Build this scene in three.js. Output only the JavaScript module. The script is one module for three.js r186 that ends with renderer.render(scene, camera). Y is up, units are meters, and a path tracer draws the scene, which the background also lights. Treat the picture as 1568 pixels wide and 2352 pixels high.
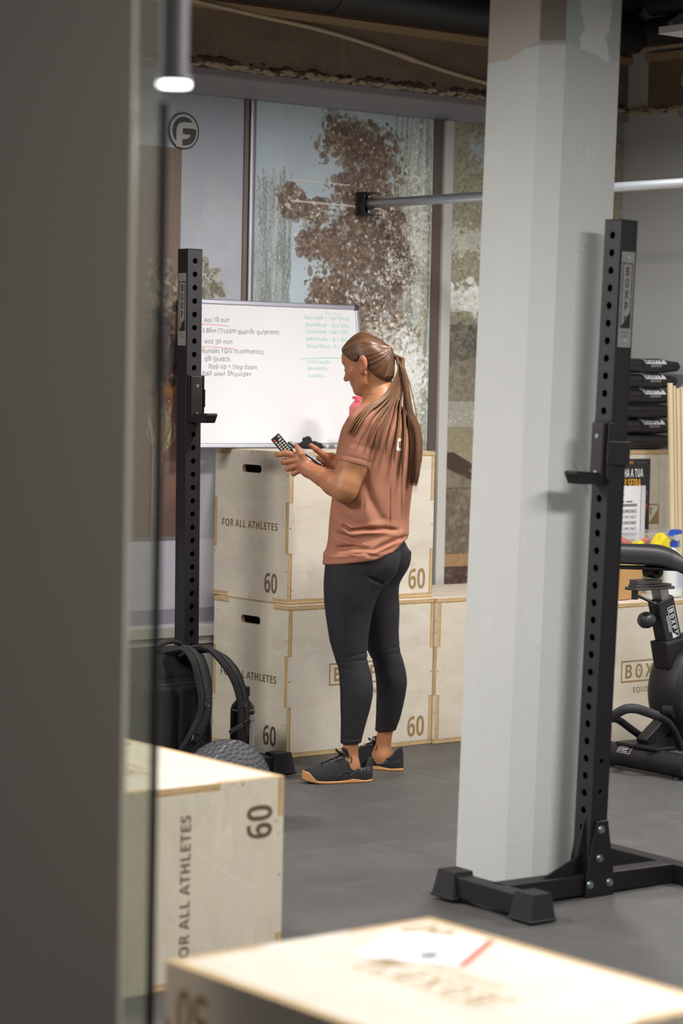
import * as THREE from 'three';
import { RoundedBoxGeometry } from 'three/addons/geometries/RoundedBoxGeometry.js';
import { mergeGeometries, mergeVertices, toCreasedNormals } from 'three/addons/utils/BufferGeometryUtils.js';
import { RectAreaLightUniformsLib } from 'three/addons/lights/RectAreaLightUniformsLib.js';

// ---------------------------------------------------------------- camera, light, exposure
const scene = new THREE.Scene();
scene.background = new THREE.Color(0x000000);
const renderer = new THREE.WebGLRenderer({ antialias: true });
renderer.toneMapping = THREE.LinearToneMapping;
renderer.toneMappingExposure = 1.7;
renderer.shadowMap.enabled = true;
RectAreaLightUniformsLib.init();
const camera = new THREE.PerspectiveCamera(23.915, 1568 / 2352, 0.1, 60);
camera.position.set(-5.719, 1.518, 7.479);
camera.rotation.set(-0.05764, -0.67389, 0.02074, 'YXZ');
camera.focus = 8.85;
camera.userData.fStop = 2.8;
// ceiling panels: [x, y, z, width, depth, intensity]; the builder below makes the fitting and its light
const CEILING_PANELS = [
  [1.5, 2.66, 2.6, 0.6, 0.6, 44, 'square light panel over the floor behind the exercise bike'],
  [-3.4, 2.66, 0.75, 0.6, 1.2, 40, 'long light panel over the floor left of the whiteboard'],
  [-1.5, 2.66, 5.2, 1.2, 0.6, 36, 'long light panel over the floor in front of the squat racks'],
  [-2.4, 2.8, 3.0, 0.6, 0.6, 9, 'square light panel over the laid wooden box'],
  [-3.5, 2.8, 6.0, 0.6, 0.6, 7, 'square light panel behind the camera'],
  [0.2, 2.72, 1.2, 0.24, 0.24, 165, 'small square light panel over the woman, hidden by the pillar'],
];

// ---------------------------------------------------------------- helpers
let seed = 7;
function rnd() { seed = (seed * 1664525 + 1013904223) >>> 0; return seed / 4294967296; }
const rr = (a, b) => a + (b - a) * rnd();
const lerp = (a, b, t) => a + (b - a) * t;
const clamp = (x, a, b) => Math.min(b, Math.max(a, x));
const V = (x, y, z) => new THREE.Vector3(x, y, z);
const used = {};
function numbered(n) { if (used[n] === undefined) { used[n] = 0; return n; } used[n]++; return n + '_' + String(used[n]).padStart(3, '0'); }
function thing(name, label, category, pos = [0, 0, 0], ry = 0, group) {
  const o = new THREE.Group(); o.name = numbered(name); o.position.set(...pos); o.rotation.y = ry;
  o.userData = { label, category }; if (group) o.userData.group = group;
  scene.add(o); return o;
}
function part(name, geo, mat, parent, label) {
  const m = new THREE.Mesh(geo, mat); m.name = name; m.castShadow = m.receiveShadow = true;
  if (label) m.userData.label = label;
  parent.add(m); return m;
}
function single(name, geo, mat, label, category, pos = [0, 0, 0], group) {
  const m = part(numbered(name), geo, mat, scene); m.position.set(...pos);
  m.userData = { label, category }; if (group) m.userData.group = group; return m;
}
function struct(name, geo, mat, label) {
  const m = part(numbered(name), geo, mat, scene); m.userData = { kind: 'structure', label, category: name.split('_')[0] }; return m;
}
const rbox = (w, h, d, r = 0.003, s = 2) => new RoundedBoxGeometry(w, h, d, s, Math.min(r, w / 2.01, h / 2.01, d / 2.01));
const box = (w, h, d) => new THREE.BoxGeometry(w, h, d);
const cyl = (r1, r2, h, n = 24) => new THREE.CylinderGeometry(r1, r2, h, n);
function at(g, x = 0, y = 0, z = 0, rx = 0, ry = 0, rz = 0, s) {
  const m = new THREE.Matrix4().compose(V(x, y, z), new THREE.Quaternion().setFromEuler(new THREE.Euler(rx, ry, rz)), s ? V(...s) : V(1, 1, 1));
  g.applyMatrix4(m); return g;
}
function merge(list) {
  const l = list.map((g) => { const q = g.index ? g.toNonIndexed() : g; for (const k of Object.keys(q.attributes)) if (!['position', 'normal', 'uv'].includes(k)) q.deleteAttribute(k); if (!q.attributes.uv) q.setAttribute('uv', new THREE.BufferAttribute(new Float32Array(q.attributes.position.count * 2), 2)); q.clearGroups(); return q; });
  return mergeGeometries(l, false);
}
function tube(pts, r, n = 40, m = 10, closed = false) {
  return new THREE.TubeGeometry(new THREE.CatmullRomCurve3(pts.map((p) => V(...p)), closed, 'centripetal'), n, r, m, closed);
}
function lathe(pts, n = 32) { return new THREE.LatheGeometry(pts.map((p) => new THREE.Vector2(...p)), n); }
function extrude(shape, depth, bevel = 0.0, seg = 1, curve = 8) {
  return new THREE.ExtrudeGeometry(shape, { depth: depth - 2 * bevel, bevelEnabled: bevel > 0, bevelSize: bevel, bevelThickness: bevel, bevelOffset: -bevel, bevelSegments: seg, curveSegments: curve }).translate(0, 0, bevel);
}
function poly(pts) { const s = new THREE.Shape(); pts.forEach((p, i) => (i ? s.lineTo(...p) : s.moveTo(...p))); s.closePath(); return s; }
function bar(a, b, w, h, r = 0.004) { // rectangular tube from a to b
  const A = V(...a), B = V(...b), L = A.distanceTo(B);
  const g = rbox(w, h, L, r, 1);
  const m = new THREE.Matrix4().lookAt(A, B, V(0, 1, 0)); m.setPosition(A.add(B).multiplyScalar(0.5));
  g.applyMatrix4(m); return g;
}
function rod(a, b, r, n = 14, r2 = r) {
  const A = V(...a), B = V(...b), g = cyl(r2, r, A.distanceTo(B), n);
  g.applyQuaternion(new THREE.Quaternion().setFromUnitVectors(V(0, 1, 0), B.clone().sub(A).normalize()));
  g.translate((A.x + B.x) / 2, (A.y + B.y) / 2, (A.z + B.z) / 2); return g;
}
// textures
function canvas(w, h, draw) { const c = document.createElement('canvas'); c.width = w; c.height = h; draw(c.getContext('2d'), w, h); return c; }
function tex(c, sx = 1, sy = 1, data = false) {
  const t = new THREE.CanvasTexture(c); t.wrapS = t.wrapT = THREE.RepeatWrapping; t.repeat.set(sx, sy); t.anisotropy = 8;
  if (!data) t.colorSpace = THREE.SRGBColorSpace; return t;
}
function std(color, roughness = 0.6, metalness = 0, extra = {}) { return new THREE.MeshStandardMaterial({ color, roughness, metalness, ...extra }); }
function phys(color, roughness, extra = {}) { return new THREE.MeshPhysicalMaterial({ color, roughness, ...extra }); }
function speckle(g, w, h, n, col, a0, a1, s0, s1) { for (let i = 0; i < n; i++) { g.globalAlpha = rr(a0, a1); g.fillStyle = col[(rnd() * col.length) | 0]; const s = rr(s0, s1); g.beginPath(); g.ellipse(rnd() * w, rnd() * h, s, s * rr(0.4, 1), rnd() * 3, 0, 7); g.fill(); } g.globalAlpha = 1; }
function scratches(g, w, h, n, col, a0, a1, l0, l1, lw0 = 0.7, lw1 = 1.6) { for (let i = 0; i < n; i++) { g.globalAlpha = rr(a0, a1); g.strokeStyle = col[(rnd() * col.length) | 0]; g.lineWidth = rr(lw0, lw1); const x = rnd() * w, y = rnd() * h, a = rnd() * 6.28, l = rr(l0, l1); g.beginPath(); g.moveTo(x, y); g.quadraticCurveTo(x + Math.cos(a) * l / 2 + rr(-1, 1) * l * 0.1, y + Math.sin(a) * l / 2 + rr(-1, 1) * l * 0.1, x + Math.cos(a) * l, y + Math.sin(a) * l); g.stroke(); } g.globalAlpha = 1; }
function narrow(g, txt, x, y, w, h, bold = true) { // text squeezed into w by h, baseline at y
  g.save(); g.font = (bold ? 'bold ' : '') + '100px sans-serif'; const m = g.measureText(txt).width; g.translate(x, y); g.scale(w / m, h / 72); g.fillText(txt, 0, 0); g.restore();
}
function logo(g, x, y, w, h, col, bg, vertical = false) { // the framed equipment mark; x,y = top left
  g.save(); g.translate(x, y);
  g.strokeStyle = col; g.fillStyle = col; const lw = h * 0.075; g.lineWidth = lw;
  g.strokeRect(lw / 2, lw / 2, w - lw, h - lw);
  const letters = 'BOXPT', x0 = h * 0.2, step = (w - h * 0.3) / 5;
  for (let i = 0; i < 5; i++) narrow(g, letters[i], x0 + i * step, h * (i === 4 ? 0.55 : 0.82), step * (i === 4 ? 0.62 : 0.8), h * (i === 4 ? 0.37 : 0.64));
  g.beginPath(); g.moveTo(w, h); g.lineTo(w, h * 0.2); g.lineTo(w - h * 0.75, h); g.closePath(); g.fill();
  g.strokeStyle = bg; g.lineWidth = h * 0.05; g.beginPath(); g.moveTo(w - lw * 0.4, h * 0.02); g.lineTo(w - h * 0.93, h - lw * 0.2); g.stroke();
  g.fillStyle = col; g.beginPath(); g.arc(x0 + 1.4 * step, h * 0.46, h * 0.05, 0, 7); g.fill();
  g.restore();
}

// ---------------------------------------------------------------- the setting
const WX0 = -7.2, WX1 = 2.318, WZ0 = -0.55, WZ1 = 9.2, CEIL = 3.55;
const paint = (c, rough = 0.85) => std(c, rough, 0);
{
  // floor: square rubber mats, each its own piece in the area in view
  const fc = canvas(1024, 1024, (g, w, h) => {
    g.fillStyle = '#4c4b4a'; g.fillRect(0, 0, w, h);
    for (let i = 0; i < 260; i++) { g.globalAlpha = rr(0.03, 0.1); g.fillStyle = rnd() < 0.5 ? '#77736f' : '#403e3d'; g.beginPath(); g.ellipse(rnd() * w, rnd() * h, rr(15, 110), rr(8, 50), rnd() * 3, 0, 7); g.fill(); }
    speckle(g, w, h, 9000, ['#827e7a', '#302e2d', '#706c69'], 0.1, 0.4, 0.6, 1.8);
    speckle(g, w, h, 160, ['#b9b5b0'], 0.3, 0.8, 0.6, 1.8);
    scratches(g, w, h, 140, ['#a29e99', '#8d8a86'], 0.08, 0.35, 20, 220);
  });
  const fb = canvas(512, 512, (g, w, h) => { g.fillStyle = '#808080'; g.fillRect(0, 0, w, h); speckle(g, w, h, 16000, ['#fff', '#000'], 0.1, 0.5, 0.6, 2); });
  const mats = [0, 1, 2].map((k) => { const m = tex(fc, 1, 1); m.offset.set(k * 0.37, k * 0.61); const b = tex(fb, 2, 2, true); return std(['#ffffff', '#f2f2f2', '#f8f6f4'][k], 0.56, 0, { map: m, bumpMap: b, bumpScale: 0.0006 }); });
  const slab = struct('floor', at(box(WX1 - WX0 + 0.4, 0.2, WZ1 - WZ0 + 0.4), (WX0 + WX1) / 2, -0.116, (WZ0 + WZ1) / 2), std('#2b2a2a', 0.9), 'grey rubber mat floor with pale scuffs');
  const tile = rbox(0.9985, 0.016, 0.9985, 0.0012, 1);
  const uv = tile.attributes.uv, ps = tile.attributes.position; for (let i = 0; i < ps.count; i++) uv.setXY(i, ps.getX(i), ps.getZ(i));
  for (let i = -7; i < 4; i++) for (let j = -3; j < 8; j++) {
    const t = part(numbered('tile'), tile, mats[Math.floor(rnd() * 3)], slab); t.position.set(-0.76 + i + 0.5 + (i === 3 ? -0.96 / 2 + 0 : 0), -0.008, 1.5 + j + 0.5);
    if (i === 3) { t.position.x = -0.76 + 3.04; t.scale.x = 0.078; }
    if (j === -3) { t.position.z = -0.525; t.scale.z = 0.05; }
    t.rotation.y = 0;
  }
}
const wallMat = paint('#8d8b88');
const T = 0.2;
struct('wall_back', at(box(WX1 - WX0 + 2 * T, CEIL, T), (WX0 + WX1) / 2, CEIL / 2, WZ0 - T / 2), paint('#a9a8ab'), 'painted back wall behind the photo mural');
struct('wall_right', at(box(T, CEIL, WZ1 - WZ0), WX1 + T / 2, CEIL / 2, (WZ0 + WZ1) / 2), paint('#bdbebd'), 'plain light grey wall on the right behind the exercise bike');
struct('wall_left', at(box(T, CEIL, WZ1 - WZ0), WX0 - T / 2, CEIL / 2, (WZ0 + WZ1) / 2), wallMat, 'plain light grey wall');
struct('wall_front', at(box(WX1 - WX0 + 2 * T, CEIL, T), (WX0 + WX1) / 2, CEIL / 2, WZ1 + T / 2), wallMat, 'plain light grey wall');
struct('ceiling', at(box(WX1 - WX0 + 2 * T, 0.2, WZ1 - WZ0 + 2 * T), (WX0 + WX1) / 2, CEIL + 0.1, (WZ0 + WZ1) / 2), std('#3a342e', 0.95), 'dark bare ceiling above the ducts');
// mural sheets and the wall strips between them
const WZ = WZ0;
function sheet(name, x0, x1, y0, y1, mat, label, cat, t = 0.004) {
  const g = box(x1 - x0, y1 - y0, t); const m = single(name, g, mat, label, cat, [(x0 + x1) / 2, (y0 + y1) / 2, WZ + t / 2 + 0.0005]); return m;
}
const blobs = (g, n, fx, fy, s0, s1, cols, a0 = 0.3, a1 = 0.9) => { for (let i = 0; i < n; i++) { g.globalAlpha = rr(a0, a1); g.fillStyle = cols[(rnd() * cols.length) | 0]; const s = rr(s0, s1); g.beginPath(); g.ellipse(fx(), fy(), s, s * rr(0.5, 1), rnd() * 3.1, 0, 7); g.fill(); } g.globalAlpha = 1; };
const gauss = () => (rnd() + rnd() + rnd() - 1.5) / 1.5;
// centre mural: x 0.20..1.16, y 0.6..2.62 ; canvas 960 x 2020 (1 px = 1 mm)
const mural1 = canvas(960, 2020, (g, w, h) => {
  g.fillStyle = '#b6c3cb'; g.fillRect(0, 0, w, h);
  for (let i = 0; i < 60; i++) { g.globalAlpha = 0.12; g.fillStyle = rnd() < 0.5 ? '#cbd5dc' : '#a9b8c1'; g.beginPath(); g.ellipse(rr(0, 400), rr(0, 1200), rr(60, 160), rr(60, 200), 0, 0, 7); g.fill(); } g.globalAlpha = 1;
  // hanging pale willow fronds on both sides
  const fronds = (x0, x1, y0, y1, n, cols) => { for (let i = 0; i < n; i++) { let x = rr(x0, x1), y = rr(y0, y1); const L = rr(150, 500); g.fillStyle = cols[(rnd() * cols.length) | 0]; for (let k = 0; k < L; k += 7) { g.globalAlpha = rr(0.25, 0.75); g.beginPath(); g.ellipse(x + rr(-5, 5), y + k, rr(2, 5), rr(3, 8), rr(-0.6, 0.6), 0, 7); g.fill(); x += rr(-0.8, 0.8); } } g.globalAlpha = 1; };
  fronds(10, 190, 260, 900, 120, ['#8d9593', '#7d827c', '#a9afab', '#6f736b']);
  blobs(g, 300, () => rr(0, 200), () => rr(900, 1350), 8, 30, ['#e6ebee', '#f0f3f4', '#b9bfbf'], 0.2, 0.5);
  fronds(20, 170, 700, 1150, 40, ['#8d9593', '#7d827c', '#a9afab']);
  fronds(740, 950, -100, 1500, 300, ['#a4a288', '#8b8970', '#c9c8b4', '#7c7a62', '#d8d6c6']);
  // brown foliage in clumps
  const clumps = [[470, 120, 190, 130], [620, 180, 220, 170], [560, 330, 220, 120], [200, 400, 95, 80], [330, 430, 70, 60], [560, 470, 220, 110], [350, 560, 160, 90], [520, 620, 250, 110], [420, 760, 170, 110], [600, 800, 230, 130], [380, 860, 150, 110], [330, 960, 150, 100], [560, 950, 240, 120], [300, 1050, 160, 80], [480, 1080, 200, 120], [700, 480, 160, 160], [760, 640, 140, 160], [700, 930, 200, 130], [200, 1270, 160, 100], [420, 1230, 220, 120], [640, 1150, 210, 130], [350, 1400, 330, 130], [700, 1380, 240, 140], [480, 1550, 440, 120]];
  const dark = ['#5b453a', '#6b5446', '#4d3a30', '#75604f', '#63503f'], midt = ['#8d7b69', '#7d6b5a', '#988876', '#a89c8c'], pale = ['#d6d6d0', '#e9eae6', '#c6c8c2', '#f5f6f3', '#b9b6ac'];
  for (const [cx, cy, sx, sy] of clumps) {
    const lightness = clamp((cx - 520) / 420 + (cy - 700) / 900, 0, 1);
    blobs(g, 240, () => cx + gauss() * sx * 1.0, () => cy + gauss() * sy * 1.0, 8, 24, lightness > 0.55 ? midt : dark, 0.3, 0.7);
    blobs(g, 420, () => cx + gauss() * sx * 1.08, () => cy + gauss() * sy * 1.08, 3, 10, [...dark, ...midt], 0.35, 0.85);
    blobs(g, 20 + 420 * lightness, () => cx + gauss() * sx, () => cy + gauss() * sy, 3, 9, pale, 0.3, 0.8);
  }
  // white blossom at lower right
  blobs(g, 2200, () => 690 + gauss() * 290, () => 1170 + gauss() * 330, 3, 11, [...pale, ...midt], 0.3, 0.8);
  blobs(g, 1200, () => 830 + gauss() * 170, () => 1130 + gauss() * 300, 4, 12, ['#f4f6f2', '#ffffff', '#e2e4dd'], 0.3, 0.8);
  blobs(g, 1200, () => 880 + gauss() * 110, () => 500 + gauss() * 560, 3, 9, ['#e9ebe6', '#d2d3c8', '#f5f6f2', '#bdb9a3'], 0.3, 0.8);
  blobs(g, 250, () => 300 + gauss() * 260, () => 1330 + gauss() * 120, 5, 15, pale, 0.3, 0.7);
  blobs(g, 800, () => rr(600, 960), () => rr(1350, 2020), 8, 26, ['#8f8d78', '#b5b2a0', '#d2d0c2', '#77735f', '#a09c88'], 0.3, 0.8);
  // two pale scuff lines above the bar bracket
  g.strokeStyle = '#d7cfc4'; g.globalAlpha = 0.85; g.lineWidth = 6; g.beginPath(); g.moveTo(190, 308); g.lineTo(500, 312); g.stroke(); g.lineWidth = 8; g.beginPath(); g.moveTo(185, 395); g.lineTo(660, 400); g.lineTo(700, 415); g.stroke(); g.globalAlpha = 1;
});
const print = (c) => std('#ffffff', 0.42, 0, { map: tex(c) });
sheet('mural_panel', 0.2, 1.16, 0.6, 2.62, print(mural1), 'wide brown tree photo mural on the wall behind the whiteboard', 'mural');
// left mural: lavender sky, potted plant stem, brown edge; x -1.2..0.14
const mural2 = canvas(1206, 1998, (g, w, h) => {
  g.scale(0.9, 0.9); w = 1340; h = 2220;
  g.fillStyle = '#a4a5ae'; g.fillRect(0, 0, w, h);
  const X = (x) => (x + 1.2) * 1000, Y = (y) => (2.62 - y) * 1000;
  for (let i = 0; i < 80; i++) { g.globalAlpha = 0.07; g.fillStyle = rnd() < 0.5 ? '#c3c8d2' : '#9797a1'; g.beginPath(); g.ellipse(rr(900, w), rr(0, 1500), rr(40, 160), rr(60, 260), 0, 0, 7); g.fill(); } g.globalAlpha = 1;
  g.fillStyle = '#6d5347'; g.fillRect(0, Y(2.40), X(-0.165), Y(0.76) - Y(2.40));   // brown tree trunk band
  for (let i = 0; i < 400; i++) { g.globalAlpha = 0.12; g.fillStyle = rnd() < 0.5 ? '#4e382f' : '#82685a'; g.fillRect(rr(0, X(-0.165) - 6), rr(Y(2.40), Y(0.8)), rr(2, 6), rr(40, 200)); } g.globalAlpha = 1;
  // pale pot and ledge at the bottom
  g.fillStyle = '#b8b6c2'; g.fillRect(0, Y(0.83), w, 400); g.fillStyle = '#736f70'; g.fillRect(0, Y(0.845), X(-0.12), 18);
  g.fillStyle = '#8f8b99'; g.fillRect(0, Y(0.55), w, 60);
  // twiggy plant
  const leaf = (x, y, n, sx, sy, cols, s0, s1) => blobs(g, n, () => X(x) + gauss() * sx, () => Y(y) + gauss() * sy, s0, s1, cols, 0.4, 0.9);
  leaf(-0.24, 1.83, 260, 120, 170, ['#6f6250', '#8b7f69', '#a49a86', '#4c4034'], 5, 16);
  leaf(-0.25, 1.58, 300, 110, 220, ['#2f2620', '#3f332b', '#57493d', '#241c18'], 8, 24);
  leaf(-0.22, 1.42, 60, 60, 60, ['#8a5a3a', '#6e4630'], 8, 20);
  for (let i = 0; i < 130; i++) { g.strokeStyle = ['#a58f73', '#7d6a55', '#c2b49d', '#5d4c3d'][i % 4]; g.globalAlpha = rr(0.4, 0.9); g.lineWidth = rr(2, 6); const x = X(-0.24) + gauss() * 90, y = Y(1.32) + gauss() * 140; g.beginPath(); g.moveTo(x, y); g.quadraticCurveTo(x + rr(-40, 40), y + 60, X(-0.25) + rr(-16, 16), y + rr(90, 190)); g.stroke(); } g.globalAlpha = 1;
  g.fillStyle = '#a19c93'; g.fillRect(X(-0.285), Y(1.2), 30, 370); g.fillStyle = '#8a8379'; for (let i = 0; i < 60; i++) g.fillRect(X(-0.285) + rr(0, 22), Y(1.2) + rr(0, 360), rr(4, 9), rr(6, 16));
  // leaves sticking out right of the rack post
  for (const [x, y, n, sy] of [[-0.03, 1.82, 110, 90], [0.0, 1.9, 40, 40], [-0.06, 1.95, 50, 60], [0.03, 1.84, 40, 40]]) leaf(x, y, n, 38, sy, ['#6f6a58', '#8d8a79', '#b3b1a2', '#5b5546'], 6, 17);
});
sheet('mural_panel', -1.2, 0.14, 0.4, 2.62, print(mural2), 'lavender photo mural with a potted plant beside the left rack post', 'mural');
// right mural: willow strip, stones
const mural3 = canvas(1060, 2220, (g, w, h) => {
  g.fillStyle = '#a29d86'; g.fillRect(0, 0, w, h);
  blobs(g, 9000, () => rr(0, w), () => rr(0, 1150), 3, 10, ['#8d8a70', '#b6b39c', '#77745c', '#c8c6b4', '#9b977f'], 0.3, 0.8);
  blobs(g, 60, () => rr(120, 260), () => 120 + gauss() * 140, 6, 20, ['#b7c4cb'], 0.5, 0.8);
  blobs(g, 500, () => rr(0, 300), () => 640 + gauss() * 120, 5, 14, ['#cfcdbd', '#dad8cb'], 0.4, 0.8);
  blobs(g, 700, () => rr(0, w), () => 960 + gauss() * 130, 8, 24, ['#f5f5ef', '#ffffff', '#e3e2d4'], 0.4, 0.9);
  const stone = (pts, c) => { g.fillStyle = c; g.beginPath(); pts.forEach((p, i) => (i ? g.lineTo(...p) : g.moveTo(...p))); g.fill(); };
  g.fillStyle = '#6b6457'; g.fillRect(0, 1100, w, 300); blobs(g, 900, () => rr(0, w), () => rr(1080, 1340), 5, 18, ['#8d8a7c', '#777264', '#5a5146', '#9d9a8c'], 0.3, 0.7);
  stone([[0, 1330], [150, 1280], [400, 1220], [w, 1200], [w, 1560], [0, 1560]], '#8e8878'); blobs(g, 900, () => rr(0, w), () => rr(1300, 1540), 4, 14, ['#a39d8c', '#7d7767', '#68614f'], 0.25, 0.6);
  g.fillStyle = '#a9a69a'; g.fillRect(0, 1520, w, 160); blobs(g, 500, () => rr(0, w), () => rr(1520, 1680), 3, 10, ['#c3c1b6', '#8f8c80', '#d7d5cb'], 0.3, 0.6);
  stone([[0, 1660], [w, 1660], [w, 1960], [230, 1900], [90, 1840], [0, 1790]], '#958f76'); blobs(g, 500, () => rr(0, w), () => rr(1670, 1840), 4, 12, ['#857f66', '#a8a28a'], 0.3, 0.6);
  stone([[0, 1800], [60, 1800], [260, 1920], [w, 2000], [w, 2060], [240, 1990], [0, 1880]], '#4a3934');
  stone([[0, 1880], [240, 1990], [w, 2060], [w, 2220], [0, 2220]], '#827b6c'); blobs(g, 500, () => rr(0, w), () => rr(1900, 2220), 5, 22, ['#8d8676', '#736b5c', '#6d5f50'], 0.3, 0.6);
  // the lower end: tan board and grey gown shape
  g.fillStyle = '#5d4a42'; g.fillRect(0, 2120, 260, 100);
});
const m3b = canvas(1060, 700, (g, w, h) => { // lower right sheet: brown bank, tan board, grey slope
  g.fillStyle = '#6e6254'; g.fillRect(0, 0, w, h); blobs(g, 900, () => rr(0, w), () => rr(0, 380), 6, 24, ['#7f7465', '#5f5346', '#8c8272'], 0.3, 0.6);
  g.fillStyle = '#54403a'; g.fillRect(0, 360, w, 340); g.fillStyle = '#a5825c'; g.fillRect(0, 330, w, 62);
  g.fillStyle = '#9b938c'; g.beginPath(); g.moveTo(130, 700); g.quadraticCurveTo(140, 520, 190, 380); g.lineTo(300, 0); g.lineTo(w, 0); g.lineTo(w, 700); g.fill();
  g.globalAlpha = 0.3; speckle(g, w, h, 1500, ['#b5aea6', '#857d76'], 0.1, 0.3, 4, 14);
});
sheet('mural_panel', 1.256, 2.316, 1.02, 2.62, print(canvas(1060, 1600, (g) => g.drawImage(mural3, 0, 0, 1060, 2220, 0, 0, 1060, 1780))), 'narrow willow and stone photo mural left of the pillar', 'mural');
sheet('mural_panel', 1.256, 2.316, 0.4, 1.018, print(m3b), 'lower stone bank piece of the mural above the third box', 'mural');
// trims
const dark = std('#5c5048', 0.5), alu = std('#9a9aa0', 0.35, 0.85);
{
  const f = thing('trim_1', 'double metal and brown strip between mural panels above the whiteboard', 'trim', [0.168, 0, WZ]); f.userData.kind = 'structure';
  part('strip', at(rbox(0.022, 2.22, 0.012), -0.017, 1.51, 0.006), std('#6e5f57', 0.5), f); part('strip', at(rbox(0.014, 2.22, 0.022), 0.003, 1.51, 0.011), std('#b4b4ba', 0.3, 0.8), f); part('strip', at(rbox(0.016, 2.22, 0.014), 0.021, 1.51, 0.007), std('#6a6a70', 0.35, 0.7), f);
}
struct('trim_2', at(rbox(0.045, 2.22, 0.014), 1.181, 1.51, WZ + 0.007), std('#5d5046', 0.5), 'dark brown upright strip at the edge of the tree mural');
struct('trim_3', at(rbox(0.05, 2.22, 0.03), 1.23, 1.51, WZ + 0.015), paint('#c3c2c0'), 'pale upright wall strip beside the brown trim');
struct('baseboard_back', at(merge([at(rbox(3.4, 0.045, 0.05), 0, 0.46, 0.025), at(rbox(3.4, 0.03, 0.035), 0, 0.42, 0.0175), at(rbox(3.4, 0.4, 0.02), 0, 0.2, 0.01)]), -1.6, 0, WZ), paint('#b3b2ab', 0.6), 'pale stepped ledge at the foot of the back wall');
// concrete beams with a painted soffit and a timber ledge
const beamTex = canvas(1024, 512, (g, w, h) => {
  g.fillStyle = '#7c6a57'; g.fillRect(0, 0, w, h);
  for (let i = 0; i < 300; i++) { g.globalAlpha = rr(0.04, 0.14); g.fillStyle = ['#927f6a', '#655343', '#5a4a3d', '#8b7c6c'][i & 3]; g.beginPath(); g.ellipse(rnd() * w, rnd() * h, rr(10, 120), rr(6, 50), rr(-0.3, 0.3), 0, 7); g.fill(); }
  for (let i = 0; i < 30; i++) { g.globalAlpha = rr(0.05, 0.16); g.fillStyle = '#a8967f'; g.fillRect(rnd() * w, rnd() * h, rr(4, 14), rr(60, 240)); }
  speckle(g, w, h, 5000, ['#3f332a', '#9c8a74', '#4d4037'], 0.1, 0.4, 0.6, 2);
});
const beamBump = canvas(512, 256, (g, w, h) => { g.fillStyle = '#808080'; g.fillRect(0, 0, w, h); speckle(g, w, h, 2500, ['#fff', '#000'], 0.05, 0.3, 1, 6); });
const beamMat = std('#ffffff', 0.92, 0, { map: tex(beamTex, 0.5, 1), bumpMap: tex(beamBump, 1, 2, true), bumpScale: 0.004 });
function worldUV(g) { // box-projected uv in metres
  const q = g.index ? g.toNonIndexed() : g; q.computeVertexNormals(); const p = q.attributes.position, n = q.attributes.normal, u = new Float32Array(p.count * 2);
  for (let i = 0; i < p.count; i++) { const ax = Math.abs(n.getX(i)), ay = Math.abs(n.getY(i)), az = Math.abs(n.getZ(i)); if (ax > ay && ax > az) { u[2 * i] = p.getZ(i); u[2 * i + 1] = p.getY(i); } else if (ay > az) { u[2 * i] = p.getX(i); u[2 * i + 1] = p.getZ(i); } else { u[2 * i] = p.getX(i); u[2 * i + 1] = p.getY(i); } }
  q.setAttribute('uv', new THREE.BufferAttribute(u, 2)); return q;
}
function chips(len, n, dx) { // ragged row of broken mortar along the lower edge
  const l = []; for (let i = 0; i < n; i++) { const g = new THREE.IcosahedronGeometry(rr(0.006, 0.016), 0); g.scale(rr(1, 3), rr(0.5, 1.1), rr(0.4, 0.8)); l.push(at(g, rr(0, len), rr(-0.006, 0.014), rr(-0.004, 0.006), 0, 0, rr(-0.3, 0.3))); } return merge(l);
}
const mortar = std('#b3a288', 0.95), rubble = std('#4c392d', 0.95), timber = std('#a58b69', 0.8), rust = std('#6a4632', 0.9);
const BZ = WZ + 0.022; // face of the back beam
struct('beam', worldUV(at(box(WX1 - WX0, 0.235, 0.022), (WX0 + WX1) / 2, 2.845, WZ + 0.011)), beamMat, 'raw brown concrete beam above the mural');
struct('beam', worldUV(at(box(0.02, 0.235, 8), WX1 - 0.01, 2.845, 3.62)), beamMat, 'raw brown concrete beam above the right wall');
struct('trim_4', at(rbox(WX1 - WX0, 0.028, 0.03), (WX0 + WX1) / 2, 2.713, WZ + 0.015), paint('#8f878b'), 'lavender painted strip under the back beam');
struct('trim_5', at(rbox(0.028, 0.028, 7.8), WX1 - 0.014, 2.713, 3.72), paint('#8f878b'), 'lavender painted strip under the right beam');
struct('trim_6', at(chips(3.6, 420, 0), -1.2, 2.733, BZ), mortar, 'broken pale mortar edge along the back beam');
struct('trim_7', at(chips(3.6, 150, 0), -1.2, 2.752, BZ), rubble, 'dark crumbling mortar line along the back beam');
struct('trim_8', at(chips(2.4, 260, 0), WX1 - 0.024, 2.733, 1.9, 0, Math.PI / 2), mortar, 'broken pale mortar edge along the right beam');
struct('trim_9', worldUV(at(box(WX1 - WX0, 0.03, 0.05), (WX0 + WX1) / 2, 2.977, WZ + 0.025)), timber, 'raw timber ledge on top of the back beam');
struct('trim_10', at(box(WX1 - WX0, 0.012, 0.044), (WX0 + WX1) / 2, 2.998, WZ + 0.022), rust, 'rusty strip on the timber ledge');
struct('trim_11', worldUV(at(box(0.05, 0.03, 8), WX1 - 0.025, 2.978, 3.62)), timber, 'raw timber ledge on top of the right beam');

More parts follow.
